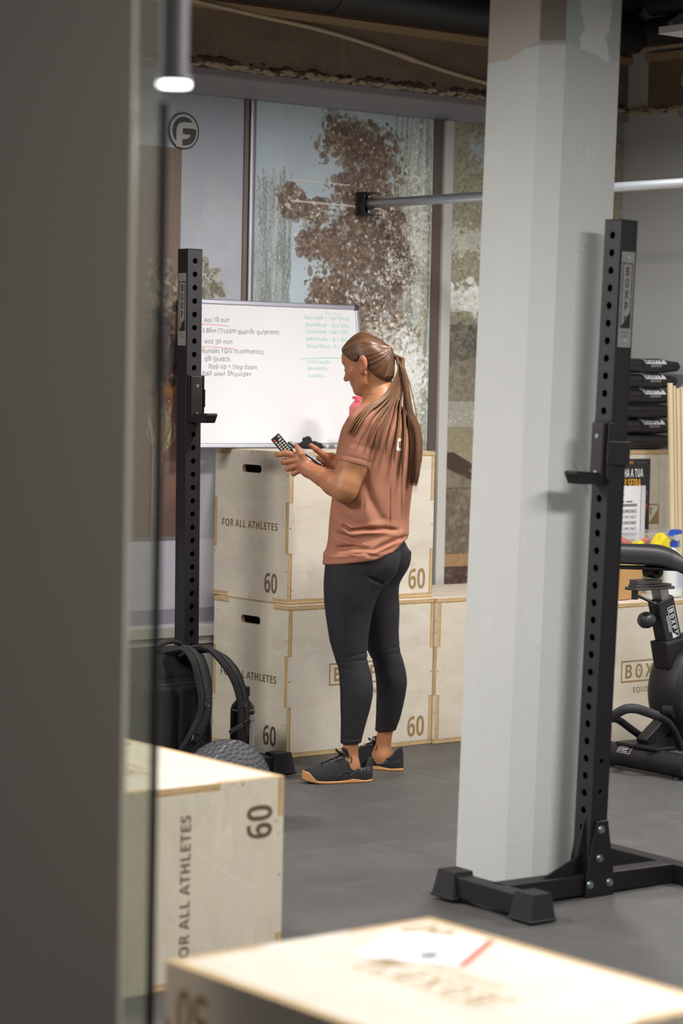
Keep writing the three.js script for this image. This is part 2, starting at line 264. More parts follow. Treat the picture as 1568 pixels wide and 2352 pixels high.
// ---------------------------------------------------------------- pillar
function lean(o, dx, dz) { o.quaternion.premultiply(new THREE.Quaternion().setFromUnitVectors(V(0, 1, 0), V(dx, 1, dz).normalize())); return o; }
{
  const P = [[-0.165, -0.11], [-0.165, 0.11], [-0.11, 0.165], [0.11, 0.165], [0.165, 0.11], [0.165, -0.11], [0.11, -0.165], [-0.11, -0.165]];
  const H = CEIL + 0.02, pos = [], uv = [], nrm = []; let s = 0;
  for (let i = 0; i < 8; i++) {
    const a = P[i], b = P[(i + 1) % 8], L = Math.hypot(b[0] - a[0], b[1] - a[1]), nx = -(b[1] - a[1]) / L, nz = (b[0] - a[0]) / L;
    const q = [[a, 0, s], [b, 0, s + L], [b, H, s + L], [a, 0, s], [b, H, s + L], [a, H, s]];
    for (const [p, y, u] of q) { pos.push(p[0], y, p[1]); uv.push(u / 1.2, y / H); nrm.push(nx, 0, nz); }
    s += L;
  }
  const g = new THREE.BufferGeometry(); g.setAttribute('position', new THREE.Float32BufferAttribute(pos, 3)); g.setAttribute('normal', new THREE.Float32BufferAttribute(nrm, 3)); g.setAttribute('uv', new THREE.Float32BufferAttribute(uv, 2));
  const W = 1024, HH = 2048, X = (m) => m / 1.2 * W, Y = (m) => HH - m / H * HH;
  const ragged = (c, pts, jag) => { c.beginPath(); pts.forEach((p, i) => { const q = pts[(i + 1) % pts.length]; for (let k = 0; k < 14; k++) { const t = k / 14, x = X(lerp(p[0], q[0], t)) + rr(-jag, jag), y = Y(lerp(p[1], q[1], t)) + rr(-jag, jag) * 0.5; if (i + k) c.lineTo(x, y); else c.moveTo(x, y); } }); c.closePath(); c.fill(); };
  const cm = canvas(W, HH, (c) => {
    c.fillStyle = '#c3c4c2'; c.fillRect(0, 0, W, HH);
    for (let i = 0; i < 300; i++) { c.globalAlpha = 0.03; c.fillStyle = rnd() < 0.5 ? '#dadbda' : '#a7a8a6'; c.beginPath(); c.ellipse(rnd() * W, rnd() * HH, rr(10, 70), rr(10, 80), 0, 0, 7); c.fill(); } c.globalAlpha = 1;
    c.fillStyle = '#a3a39f'; ragged(c, [[0, 2.47], [0.22, 2.485], [0.3, 2.49], [0.52, 2.47], [1.2, 2.47], [1.2, 3.56], [0, 3.56]], 2);
    c.fillStyle = '#b6aba0'; ragged(c, [[-0.02, 2.445], [0.1, 2.455], [0.16, 2.48], [0.215, 2.5], [0.218, 3.56], [-0.02, 3.56]], 3);
    c.fillStyle = '#847b74'; ragged(c, [[0.222, 2.5], [0.296, 2.5], [0.297, 3.56], [0.221, 3.56]], 1.5);
    c.fillStyle = '#b3bbb4'; ragged(c, [[0.3, 2.49], [0.4, 2.49], [0.518, 2.46], [0.518, 3.56], [0.3, 3.56]], 2);
    c.fillStyle = '#dcdcda'; ragged(c, [[0.355, 2.485], [0.42, 2.475], [0.475, 2.452], [0.468, 2.5], [0.455, 2.525], [0.475, 2.55], [0.48, 2.645], [0.45, 2.65], [0.45, 3.0], [0.4, 3.0], [0.4, 2.65], [0.36, 2.645], [0.35, 2.59], [0.375, 2.545], [0.355, 2.52]], 5);
    speckle(c, W, HH, 1200, ['#9c9c98', '#d8d8d6'], 0.05, 0.2, 0.6, 2);
  });
  const cb = canvas(512, 1024, (c, w, h) => {
    c.fillStyle = '#808080'; c.fillRect(0, 0, w, h); speckle(c, w, h, 3000, ['#fff', '#000'], 0.04, 0.14, 1, 4); scratches(c, w, h, 160, ['#000', '#fff'], 0.06, 0.2, 10, 60, 1, 3);
    const bx = (m) => m / 1.2 * w, by = (m) => h - m / H * h; // rough patch on the face beside the rack
    for (let i = 0; i < 90; i++) { c.globalAlpha = rr(0.1, 0.5); c.fillStyle = rnd() < 0.5 ? '#fff' : '#202020'; c.beginPath(); c.ellipse(bx(0.41) + gauss() * 18, by(2.18) + gauss() * 16, rr(1, 6), rr(0.6, 2), rr(-0.6, 0.6), 0, 7); c.fill(); }
    for (let i = 0; i < 40; i++) { c.globalAlpha = rr(0.1, 0.35); c.fillStyle = rnd() < 0.5 ? '#fff' : '#303030'; c.beginPath(); c.ellipse(bx(rr(0.33, 0.5)), by(rr(1.9, 2.4)), rr(2, 10), rr(0.6, 2), rr(-0.3, 0.3), 0, 7); c.fill(); }
  });
  const m = struct('pillar', g, std('#ffffff', 0.8, 0, { map: tex(cm), bumpMap: tex(cb, 1, 1, true), bumpScale: 0.006 }), 'chamfered pale grey pillar with bare plaster patches near the ceiling');
  m.position.set(-0.725, -0.005, 2.135); lean(m, 0.0122, 0.0099);
}

// ---------------------------------------------------------------- plyometric boxes
const BW = 0.75, BD = 0.5, BH = 0.6, PT = 0.018;
const ink = '#6b5238', inkGold = '#91744a';
function plyBase(g, w, h, base) {
  g.fillStyle = base; g.fillRect(0, 0, w, h);
  for (let i = 0; i < 170; i++) { g.globalAlpha = rr(0.04, 0.11); g.fillStyle = ['#e7dccb', '#b9ad9b', '#d9c7ab', '#a9a092'][i & 3]; g.beginPath(); g.ellipse(rnd() * w, rnd() * h, rr(20, 160), rr(8, 60), rr(-0.2, 0.2), 0, 7); g.fill(); }
  for (let i = 0; i < 420; i++) { g.globalAlpha = rr(0.02, 0.09); g.fillStyle = rnd() < 0.5 ? '#a8926f' : '#efe6d6'; g.fillRect(rnd() * w, rnd() * h, rr(60, 420), rr(0.6, 1.8)); }
  g.globalAlpha = 1; speckle(g, w, h, 60, ['#4b4640', '#6b655c'], 0.2, 0.6, 0.8, 2.4);
  scratches(g, w, h, 46, ['#57524b', '#7a746a'], 0.15, 0.5, 8, 60); scratches(g, w, h, 14, ['#f2ece2', '#fbf7ef'], 0.3, 0.7, 60, 320, 1, 2);
  for (let i = 0; i < 26; i++) { g.globalAlpha = rr(0.1, 0.35); g.fillStyle = '#4f4a43'; const e = rnd() < 0.5; g.beginPath(); g.ellipse(e ? (rnd() < 0.5 ? rr(10, 40) : w - rr(10, 40)) : rnd() * w, e ? rnd() * h : (rnd() < 0.5 ? rr(10, 40) : h - rr(10, 40)), rr(2, 9), rr(1.5, 6), rnd() * 3, 0, 7); g.fill(); } g.globalAlpha = 1;
}
const screw = (g, x, y) => { g.fillStyle = '#3b352f'; g.beginPath(); g.arc(x, y, 4, 0, 7); g.fill(); g.fillStyle = '#8a8178'; g.beginPath(); g.arc(x, y, 1.6, 0, 7); g.fill(); };
const PX = 1400; // pixels per metre on the panels
const S = (m) => m * PX;
function frontTex(base, col, more) { return tex(canvas(S(BW), S(BH), (g, w, h) => {
  plyBase(g, w, h, base); g.globalAlpha = 0.92;
  logo(g, S(0.208), S(0.237), S(0.334), S(0.09), col, base); g.fillStyle = col; narrow(g, 'EQUIPMENT', S(0.278), S(0.371), S(0.194), S(0.023));
  narrow(g, '60', S(0.617), S(0.562), S(0.096), S(0.083)); g.globalAlpha = 1;
  for (const x of [0.009, 0.741]) for (const y of [0.12, 0.3, 0.47]) screw(g, S(x), S(y)); if (more) more(g);
}), 1 / BW, 1 / BH); }
function sideTex(base, col) { return tex(canvas(S(BD), S(BH), (g, w, h) => {
  plyBase(g, w, h, base); g.fillStyle = col; g.globalAlpha = 0.95;
  narrow(g, 'FOR ALL ATHLETES', S(0.05), S(0.314), S(0.38), S(0.03)); narrow(g, '60', S(0.345), S(0.562), S(0.09), S(0.078)); g.globalAlpha = 1;
  for (const [x, y] of [[0.25, 0.012], [0.25, 0.588], [0.009, 0.2], [0.49, 0.14], [0.49, 0.47], [0.009, 0.42]]) screw(g, S(x), S(y));
}), 1 / BD, 1 / BH); }
const topTex = tex(canvas(S(BW), S(BD), (g, w, h) => { plyBase(g, w, h, '#d9cfc0'); g.fillStyle = inkGold; narrow(g, '50', S(0.62), S(0.46), S(0.096), S(0.083)); }), 1 / BW, 1 / BD);
const faceMat = (t) => std('#ffffff', 0.62, 0, { map: t });
const FRONT = [frontTex('#d1c8ba', inkGold), frontTex('#d4cbbd', inkGold), frontTex('#cfc5b4', '#8a6c42'), frontTex('#cdc4b3', '#8a6c42', (g) => { g.strokeStyle = '#b0443c'; g.lineWidth = 3; g.globalAlpha = 0.8; for (const [x, y] of [[0.645, 0.03], [0.652, 0.05]]) { g.beginPath(); for (let k = 0; k < 60; k++) { const px = S(x + k * 0.0012 + 0.006 * Math.sin(k * 1.3)), py = S(y + 0.012 * Math.cos(k * 1.1)); k ? g.lineTo(px, py) : g.moveTo(px, py); } g.stroke(); } g.globalAlpha = 1; })].map(faceMat);
const SIDE = [sideTex('#cbc3b2', ink), sideTex('#cec6b4', '#5a4330')].map(faceMat);
const TOPM = faceMat(topTex);
const PLAIN = faceMat(tex(canvas(512, 512, (g, w, h) => plyBase(g, w, h, '#d8cebf')), 2, 2));
const edgeTex = tex(canvas(512, 64, (g, w, h) => {
  const cols = ['#c9ab7d', '#a3855c', '#d8bd92', '#9a7d57', '#cfb286', '#a88a60', '#d5b98c']; for (let i = 0; i < 7; i++) { g.fillStyle = cols[i]; g.fillRect(0, i * h / 7, w, h / 7 + 1); }
  for (let i = 0; i < 300; i++) { g.globalAlpha = rr(0.1, 0.4); g.fillStyle = rnd() < 0.6 ? '#6d5639' : '#e6cfa6'; g.fillRect(rnd() * w, ((rnd() * 7 | 0) + 0.2) * h / 7, rr(4, 60), rr(1, 4)); } g.globalAlpha = 1;
  speckle(g, w, h, 60, ['#3f3a34', '#574f45'], 0.1, 0.5, 1, 4);
}), 3, 1 / PT);
const EDGE = std('#ffffff', 0.75, 0, { map: edgeTex });
const g1 = 0.0006; // hairline gap between panels
function panelFB() { // front and back: edges show on the sides in the middle third
  const a = BW / 2, t = PT + g1, e = a - 0.0004; const y0 = t, y1 = 0.2, y2 = 0.4, y3 = BH - t;
  return extrude(poly([[-a + t, y0], [a - t, y0], [a - t, y1], [e, y1], [e, y2], [a - t, y2], [a - t, y3], [-a + t, y3], [-a + t, y2], [-e, y2], [-e, y1], [-a + t, y1]]), PT, 0.0012);
}
function panelSide() { // x = depth axis
  const a = BD / 2, t = PT + g1, c = a - 0.1; const s = poly([[-a, t], [-c, t], [-c, 0.0005], [c, 0.0005], [c, t], [a, t], [a, 0.2 - g1], [a - t, 0.2 - g1], [a - t, 0.4 + g1], [a, 0.4 + g1], [a, BH - t], [c, BH - t], [c, BH - 0.0005], [-c, BH - 0.0005], [-c, BH - t], [-a, BH - t], [-a, 0.4 + g1], [-a + t, 0.4 + g1], [-a + t, 0.2 - g1], [-a, 0.2 - g1]]);
  const h = new THREE.Path(), r = 0.0155, hw = 0.049; h.moveTo(-hw, 0.525 - r); h.lineTo(hw, 0.525 - r); h.absarc(hw, 0.525, r, -Math.PI / 2, Math.PI / 2, false); h.lineTo(-hw, 0.525 + r); h.absarc(-hw, 0.525, r, Math.PI / 2, Math.PI * 1.5, false); s.holes.push(h);
  return extrude(s, PT, 0.0012);
}
function panelTop() { const a = BW / 2, b = BD / 2, t = PT + g1, c = b - 0.1 + g1; return extrude(poly([[-a, -b], [a, -b], [a, -c], [a - t, -c], [a - t, c], [a, c], [a, b], [-a, b], [-a, c], [-a + t, c], [-a + t, -c], [-a, -c]]), PT, 0.0012); }
function uvShift(g, dx, dy) { const u = g.attributes.uv, p = g.attributes.position, n = g.attributes.normal; for (let i = 0; i < u.count; i++) if (Math.abs(n.getZ(i)) > 0.9) u.setXY(i, p.getX(i) + dx, p.getY(i) + dy); return g; }
const GF = uvShift(panelFB(), BW / 2, 0), GS = uvShift(panelSide(), BD / 2, 0), GT = uvShift(panelTop(), BW / 2, BD / 2);
const HALF_PI = Math.PI / 2;
function plyoBox(label, pos, basis, f = 0, s = 0, plain = false, group = 'wooden jump boxes') {
  const o = thing('plyo_box', label, 'jump box', pos, 0, group);
  if (basis) o.quaternion.setFromRotationMatrix(new THREE.Matrix4().makeBasis(...basis.map((b) => V(...b))));
  const P = (n, g, m, x, y, z, rx, ry, rz) => { const q = part(n, g, [m, EDGE], o); q.position.set(x, y, z); q.rotation.set(rx, ry, rz); return q; };
  P('front_panel', GF, FRONT[f], 0, 0, BD / 2 - PT, 0, 0, 0);
  P('back_panel', GF, FRONT[(f + 1) % 3], 0, 0, -BD / 2 + PT, 0, Math.PI, 0);
  P('side_panel', GS, SIDE[s], -BW / 2 + PT, 0, 0, 0, -HALF_PI, 0);
  P('side_panel', GS, SIDE[1 - s], BW / 2 - PT, 0, 0, 0, HALF_PI, 0);
  P('top_panel', GT, plain ? PLAIN : TOPM, 0, BH - PT, 0, -HALF_PI, 0, 0);
  P('bottom_panel', GT, PLAIN, 0, PT, 0, HALF_PI, 0, 0);
  return o;
}
plyoBox('bottom wooden jump box of the stack, standing behind the woman\'s legs', [0.375, 0.001, -0.25], null, 0, 1, true);
plyoBox('upper wooden jump box of the stack, carrying the whiteboard', [0.4006, 0.602, -0.2945], null, 1, 0, true);
plyoBox('low wooden jump box between the stack and the pillar', [1.1275, 0.001, -0.23], null, 2, 0, true);
plyoBox('wooden jump box behind the exercise bike with cleaning things on top', [1.482, 0.001, 0.272], null, 3, 1, true);
plyoBox('raised wooden jump box under the black sandbags and behind the dark poster', [1.905, 0.603, -0.27], null, 0, 0, true);
plyoBox('hidden lower wooden jump box that carries the box with the poster', [1.905, 0.001, -0.27], null, 1, 0, true);
const LAID = [[0, 0, -1], [-1, 0, 0], [0, 1, 0]];
// laid boxes: local up points to -X, local front points up; origin is the middle of the local bottom
plyoBox('wooden jump box laid on its side with upright lettering, in front of the backpack', [-2.048, 0.2505, 2.3], LAID, 0, 1, true);
plyoBox('nearest wooden jump box laid flat with a printed card on it', [-2.776, 0.2505, 4.46], LAID, 1, 0, false);
{ // printed card
  const c = canvas(512, 512, (g, w, h) => { g.fillStyle = '#eeecf2'; g.fillRect(0, 0, w, h); g.fillStyle = '#e0695c'; g.fillRect(0, h - 46, w, 46); g.fillStyle = '#16151d'; g.beginPath(); g.arc(120, 300, 46, 0, 7); g.fill(); g.save(); g.translate(120, 300); g.rotate(0.15); g.globalAlpha = 0.55; g.fillRect(0, -7, 230, 14); g.globalAlpha = 0.9; g.fillRect(230, -26, 16, 52); g.fillRect(252, -20, 12, 40); g.restore(); });
  const m = single('printed_card', rbox(0.2, 0.0012, 0.2, 0.0005, 1), [0, 1, 2, 3, 4, 5].map((i) => std('#ffffff', 0.5, 0, i === 2 ? { map: tex(c) } : {})), 'white printed card with a red edge lying on the nearest wooden box', 'card', [-2.944, 0.5021, 4.274]);
  m.rotation.y = 0.58; m.geometry = box(0.2, 0.0012, 0.2);
}

// ---------------------------------------------------------------- squat racks
const steel = std('#1b181c', 0.48, 0.2), steelDark = std('#141215', 0.55, 0.15), plateMat = std('#8d8d8d', 0.4, 0.6), boltMat = std('#a9b6b5', 0.3, 0.9), rubber = std('#18161a', 0.7), liner = std('#2c2828', 0.32, 0.1);
const PW = 0.067, PH = 1.972, HOLE0 = 1.93, HSTEP = 0.0508, NHOLE = 37;
function holePlate(w, h, ys, r, x = 0) { const s = poly([[-w / 2, 0], [w / 2, 0], [w / 2, h], [-w / 2, h]]); for (const y of ys) { const p = new THREE.Path(); p.absarc(x, y, r, 0, 2 * Math.PI, true); s.holes.push(p); } return extrude(s, 0.004, 0.0006, 1, 7); }
const holeYs = []; for (let i = 0; i < NHOLE; i++) holeYs.push(HOLE0 - i * HSTEP);
const postTex = canvas(140, 2048, (g, w, h) => { g.fillStyle = '#29262b'; g.fillRect(0, 0, w, h); speckle(g, w, h, 2600, ['#343136', '#1e1b20'], 0.1, 0.5, 0.5, 1.2); speckle(g, w, h, 14, ['#6d6a70'], 0.3, 0.7, 0.6, 2.2); g.fillStyle = '#060506'; g.font = 'bold 21px sans-serif'; const lab = '1-98765432'; for (let i = 0; i < NHOLE; i++) g.fillText(lab[i % 10], w * 0.73, h - (HOLE0 - i * HSTEP) / PH * h + 7); });
const postFace = std('#ffffff', 0.5, 0.2, { map: tex(postTex, 1 / PW, 1 / PH) }); postFace.map.offset.set(0.5, 0);
const nameTex = canvas(128, 640, (g, w, h) => { g.fillStyle = '#9b9a9a'; g.fillRect(0, 0, w, h); g.save(); g.translate(w * 0.86, 78); g.strokeStyle = g.fillStyle = '#2e2b2c'; g.lineWidth = 9; const W = w * 0.72, H = 430; g.strokeRect(-W, 0, W, H); g.fillStyle = '#9b9a9a'; g.fillRect(-W / 2 - 5, -8, 10, 16); g.fillRect(-8, H / 2, 16, 8); g.fillRect(-W - 8, H / 2, 16, 8); g.fillStyle = '#2e2b2c'; const L = 'BOXPT'; for (let i = 0; i < 5; i++) narrow(g, L[i], -W / 2 - (i < 4 ? 21 : 22), 82 + i * 78, i < 4 ? 42 : 34, i < 4 ? 60 : 40); g.beginPath(); g.moveTo(0, H); g.lineTo(0, H - 110); g.lineTo(-W, H); g.fill(); g.restore(); g.fillStyle = '#4b4848'; narrow(g, 'MADE IN', 22, 548, 84, 17, false); narrow(g, 'EUROPE', 24, 575, 80, 17, false); });
const namePlateMat = std('#ffffff', 0.42, 0.5, { map: tex(nameTex, 1, 1) });
function squatRack(label, pos, ry, plateSide, barTo, leanV) {
  const o = thing('squat_rack', label, 'squat rack', pos, ry, 'black squat racks');
  const post = part('post', at(holePlate(PW, PH, holeYs, 0.0105), 0, 0, PW / 2 - 0.004), [postFace, steelDark], o);
  const wallG = (x, rot, ys) => at(holePlate(PW - 0.009, PH, ys, 0.008), x, 0, 0, 0, rot);
  part('side_wall', merge([wallG(PW / 2 - 0.0045, HALF_PI, [0.12, 0.222, 0.31, 0.4]), at(holePlate(PW - 0.009, PH, [], 0.008), -PW / 2 + 0.0045, 0, 0, 0, -HALF_PI), at(holePlate(PW, PH, holeYs.slice(0, 1), 0.006), 0, 0, -PW / 2 + 0.004, 0, Math.PI)]), steel, post);
  part('end_cap', at(rbox(PW + 0.001, 0.006, PW + 0.001, 0.002), 0, PH + 0.001, 0), steelDark, post);
  const np = part('name_plate', at(rbox(0.052, 0.275, 0.002, 0.001, 1), 0, 1.746, 0), [0, 1, 2, 3, 4, 5].map(() => namePlateMat), o, 'brushed metal plate with cut-out lettering');
  np.geometry = box(0.052, 0.275, 0.002).translate(0, 1.746, 0); np.position.x = plateSide * (PW / 2 + 0.0012); np.rotation.y = plateSide * HALF_PI;
  for (const y of [1.865, 1.627]) { const r = part('rivet', at(new THREE.SphereGeometry(0.004, 10, 6), 0, y, 0.002), boltMat, np); }
  // base
  part('base_beam', bar([0, 0.037, 0.37], [0, 0.037, -0.35], 0.06, 0.06), steel, o);
  part('cross_foot', bar([-0.15, 0.037, 0.375], [0.15, 0.037, 0.375], 0.06, 0.06), steel, o);
  part('rear_beam', bar([barTo[0], 0.037, -0.355], [barTo[1], 0.037, -0.355], 0.06, 0.06), steel, o);
  for (const s of [-1, 1]) {
    const g = new THREE.CylinderGeometry(0.0495, 0.0665, 0.078, 4, 1); g.rotateY(Math.PI / 4); const base = rbox(0.1, 0.008, 0.1, 0.003);
    part('rubber_foot', at(merge([toCreasedNormals(at(g, 0, 0.039, 0), 0.4), at(base, 0, 0.004, 0)]), s * 0.165, 0, 0.375), rubber, o);
  }
  const gus = poly([[-0.052, 0.0], [0.062, 0.0], [0.062, 0.055], [0.026, 0.226], [-0.02, 0.226], [-0.052, 0.055]]); const slot = new THREE.Path(); slot.absarc(0, 0.158, 0.013, 0, 6.283, true); gus.holes.push(slot);
  for (const s of [-1, 1]) {
    const q = part('gusset_plate', at(extrude(gus, 0.006, 0.001, 1, 10), 0, 0, -0.003, 0, HALF_PI, 0), steel, o); q.position.x = s * (PW / 2 + 0.004);
    for (const [z, y] of [[0, 0.2], [0, 0.115], [0.035, 0.04], [-0.045, 0.04]]) part('bolt', at(merge([at(cyl(0.012, 0.012, 0.004, 18), 0, 0.002, 0), at(cyl(0.0095, 0.0095, 0.009, 6), 0, 0.006, 0)]), s * 0.003, y, z, 0, 0, -s * HALF_PI), boltMat, q);
  }
  part('brace_plate', at(extrude(poly([[-0.033, 0.05], [-0.2, 0.065], [-0.035, 0.13]]), 0.006, 0.001), 0.006, 0, 0, 0, HALF_PI, 0), steelDark, o);
  part('brace_plate', at(extrude(poly([[0.033, 0.06], [0.075, 0.06], [0.034, 0.24]]), 0.006, 0.001), 0.012, 0, 0, 0, -HALF_PI, 0), steelDark, o);
  if (leanV) lean(o, ...leanV);
  return o;
}
function jHook(label, rack, y0) { // hangs in the rack holes; own top-level object in the rack's place
  const o = thing('bar_hook', label, 'bar hook', [0, 0, 0], 0, 'bar hooks on the squat racks');
  o.position.copy(rack.position); o.quaternion.copy(rack.quaternion); o.translateY(y0);
  const f = PW / 2 + 0.001;
  part('back_plate', at(rbox(0.058, 0.178, 0.008, 0.003), 0.0, 0.09, f + 0.004), steelDark, o);
  const ln = part('liner', at(rbox(0.05, 0.165, 0.013, 0.004), 0.001, 0.092, f + 0.0145), liner, o, 'glossy black plastic liner');
  for (const y of [0.03, 0.135]) part('screw', at(merge([at(cyl(0.006, 0.006, 0.003, 14), 0, 0, 0), at(cyl(0.003, 0.003, 0.004, 6), 0, 0.001, 0)]), 0.001, y, f + 0.0215, HALF_PI), boltMat, ln);
  const lip = poly([[0, 0], [0.105, 0.0], [0.122, 0.03], [0.118, 0.037], [0.03, 0.034], [0, 0.026]]);
  part('lip', at(extrude(lip, 0.05, 0.003, 2), 0.025, -0.004, f, 0, -HALF_PI, 0), steelDark, o);
  part('sleeve', merge([at(rbox(0.007, 0.068, PW + 0.024, 0.002), PW / 2 + 0.006, 0.088, 0.004), at(rbox(0.02, 0.068, 0.007, 0.002), PW / 2 - 0.004, 0.088, -PW / 2 - 0.005), at(rbox(0.006, 0.166, 0.02, 0.002), PW / 2 + 0.004, 0.092, f + 0.002)]), steel, o);
  return o;
}
const rackL = squatRack('black numbered squat rack post left of the whiteboard', [-0.395, 0, -0.12], 0, -1, [-1.2, 0.0 + 0.1], [-0.006, -0.005]);
const rackR = squatRack('black squat rack post standing against the grey pillar', [-0.745, 0, 2.445], -HALF_PI, 1, [-0.32, 1.1], [0.0187, 0.0151]);
jHook('black bar hook at head height on the post left of the whiteboard', rackL, 1.32);
jHook('black bar hook on the post beside the grey pillar', rackR, 1.214);

// ---------------------------------------------------------------- ceiling panels and their light
for (const [x, y, z, w, d, I, label] of CEILING_PANELS) {
  const o = thing('ceiling_light', label, 'ceiling light', [x, y, z]);
  const fr = 0.02;
  part('frame', merge([at(rbox(w + 2 * fr, 0.03, fr), 0, 0, d / 2 + fr / 2), at(rbox(w + 2 * fr, 0.03, fr), 0, 0, -d / 2 - fr / 2), at(rbox(fr, 0.03, d), w / 2 + fr / 2, 0, 0), at(rbox(fr, 0.03, d), -w / 2 - fr / 2, 0, 0), at(rbox(w, 0.004, d), 0, 0.012, 0)]), std('#c9c9cc', 0.4, 0.4), o);
  part('diffuser', at(box(w, 0.004, d), 0, 0.0, 0), std('#ffffff', 0.5, 0, { emissive: new THREE.Color('#fffdf8'), emissiveIntensity: 3 }), o);
  for (const s of [-1, 1]) part('hanger', rod([s * w * 0.4, 0.015, 0], [s * w * 0.4, CEIL - y, 0], 0.003, 6), steelDark, o);
  const l = new THREE.RectAreaLight('#fdfaf6', I, w, d); l.position.set(x, y - 0.006, z); l.lookAt(x, y - 1, z); l.name = 'ceiling_light_glow'; scene.add(l);
}

// ---------------------------------------------------------------- implicit surfaces, meshed by surface nets
function surfaceNet(f, lo, hi, h, newton = 2) {
  const n = [0, 1, 2].map((k) => Math.max(3, Math.ceil((hi[k] - lo[k]) / h) + 1)), [nx, ny, nz] = n, F = new Float32Array(nx * ny * nz);
  let q = 0; for (let k = 0; k < nz; k++) for (let j = 0; j < ny; j++) for (let i = 0; i < nx; i++) F[q++] = f(lo[0] + i * h, lo[1] + j * h, lo[2] + k * h);
  const id = new Int32Array(nx * ny * nz).fill(-1), P = [], I = [], c = [0, 1, nx, nx + 1, nx * ny, nx * ny + 1, nx * ny + nx, nx * ny + nx + 1];
  const E = [[0, 1], [0, 2], [0, 4], [1, 3], [1, 5], [2, 3], [2, 6], [3, 7], [4, 5], [4, 6], [5, 7], [6, 7]];
  for (let k = 0; k < nz - 1; k++) for (let j = 0; j < ny - 1; j++) for (let i = 0; i < nx - 1; i++) {
    const b = i + nx * (j + ny * k); let m = 0; for (let e = 0; e < 8; e++) if (F[b + c[e]] < 0) m |= 1 << e;
    if (m === 0 || m === 255) continue;
    let x = 0, y = 0, z = 0, w = 0;
    for (const [a, d] of E) { const A = (m >> a) & 1, D = (m >> d) & 1; if (A === D) continue; const fa = F[b + c[a]], fd = F[b + c[d]], t = fa / (fa - fd); x += (a & 1) + t * ((d & 1) - (a & 1)); y += ((a >> 1) & 1) + t * (((d >> 1) & 1) - ((a >> 1) & 1)); z += (a >> 2) + t * ((d >> 2) - (a >> 2)); w++; }
    id[b] = P.length / 3; P.push(lo[0] + (i + x / w) * h, lo[1] + (j + y / w) * h, lo[2] + (k + z / w) * h);
  }
  const quad = (a, b, d, e, flip) => { if (a < 0 || b < 0 || d < 0 || e < 0) return; if (flip) I.push(a, b, d, a, d, e); else I.push(a, d, b, a, e, d); };
  for (let k = 1; k < nz - 1; k++) for (let j = 1; j < ny - 1; j++) for (let i = 1; i < nx - 1; i++) {
    const b = i + nx * (j + ny * k), s = F[b] < 0;
    if (s !== F[b + 1] < 0) quad(id[b], id[b - nx], id[b - nx - nx * ny], id[b - nx * ny], s);
    if (s !== F[b + nx] < 0) quad(id[b], id[b - nx * ny], id[b - 1 - nx * ny], id[b - 1], s);
    if (s !== F[b + nx * ny] < 0) quad(id[b], id[b - 1], id[b - 1 - nx], id[b - nx], s);
  }
  const e = h * 0.35, N = new Float32Array(P.length);
  for (let v = 0; v < P.length; v += 3) {
    let gx, gy, gz;
    for (let it = 0; it <= newton; it++) {
      const x = P[v], y = P[v + 1], z = P[v + 2];
      gx = (f(x + e, y, z) - f(x - e, y, z)) / (2 * e); gy = (f(x, y + e, z) - f(x, y - e, z)) / (2 * e); gz = (f(x, y, z + e) - f(x, y, z - e)) / (2 * e);
      const L2 = gx * gx + gy * gy + gz * gz + 1e-9;
      if (it < newton) { const d = clamp(f(x, y, z) / L2, -h * 0.4, h * 0.4); P[v] -= d * gx; P[v + 1] -= d * gy; P[v + 2] -= d * gz; }
    }
    const L = Math.hypot(gx, gy, gz) || 1; N[v] = gx / L; N[v + 1] = gy / L; N[v + 2] = gz / L;
  }
  const g = new THREE.BufferGeometry(); g.setAttribute('position', new THREE.Float32BufferAttribute(P, 3)); g.setAttribute('normal', new THREE.BufferAttribute(N, 3)); g.setIndex(I); return g;
}
const smin = (a, b, k) => { const h = Math.max(k - Math.abs(a - b), 0) / k; return Math.min(a, b) - h * h * k * 0.25; };
const smax = (a, b, k) => -smin(-a, -b, k);
function cone(p, a, b, ra, rb) { // tapered capsule
  return (x, y, z) => { const bx = b[0] - a[0], by = b[1] - a[1], bz = b[2] - a[2], px = x - a[0], py = y - a[1], pz = z - a[2]; const t = clamp((px * bx + py * by + pz * bz) / (bx * bx + by * by + bz * bz), 0, 1); return Math.hypot(px - bx * t, py - by * t, pz - bz * t) - (ra + (rb - ra) * t); };
}
const cap = (a, b, ra, rb = ra) => cone(null, a, b, ra, rb);
const ell = (c, r) => (x, y, z) => { const X = (x - c[0]) / r[0], Y = (y - c[1]) / r[1], Z = (z - c[2]) / r[2], k = Math.hypot(X, Y, Z), k2 = Math.hypot(X / r[0], Y / r[1], Z / r[2]); return k2 < 1e-9 ? -Math.min(...r) : k * (k - 1) / k2; };
const rboxF = (c, s, r) => (x, y, z) => { const X = Math.abs(x - c[0]) - s[0] + r, Y = Math.abs(y - c[1]) - s[1] + r, Z = Math.abs(z - c[2]) - s[2] + r; return Math.hypot(Math.max(X, 0), Math.max(Y, 0), Math.max(Z, 0)) + Math.min(Math.max(X, Y, Z), 0) - r; };
function hash3(i, j, k) { let h = (i * 374761393 + j * 668265263 + k * 2147483647) | 0; h = (h ^ (h >>> 13)) * 1274126177 | 0; return ((h ^ (h >>> 16)) >>> 0) / 4294967296; }
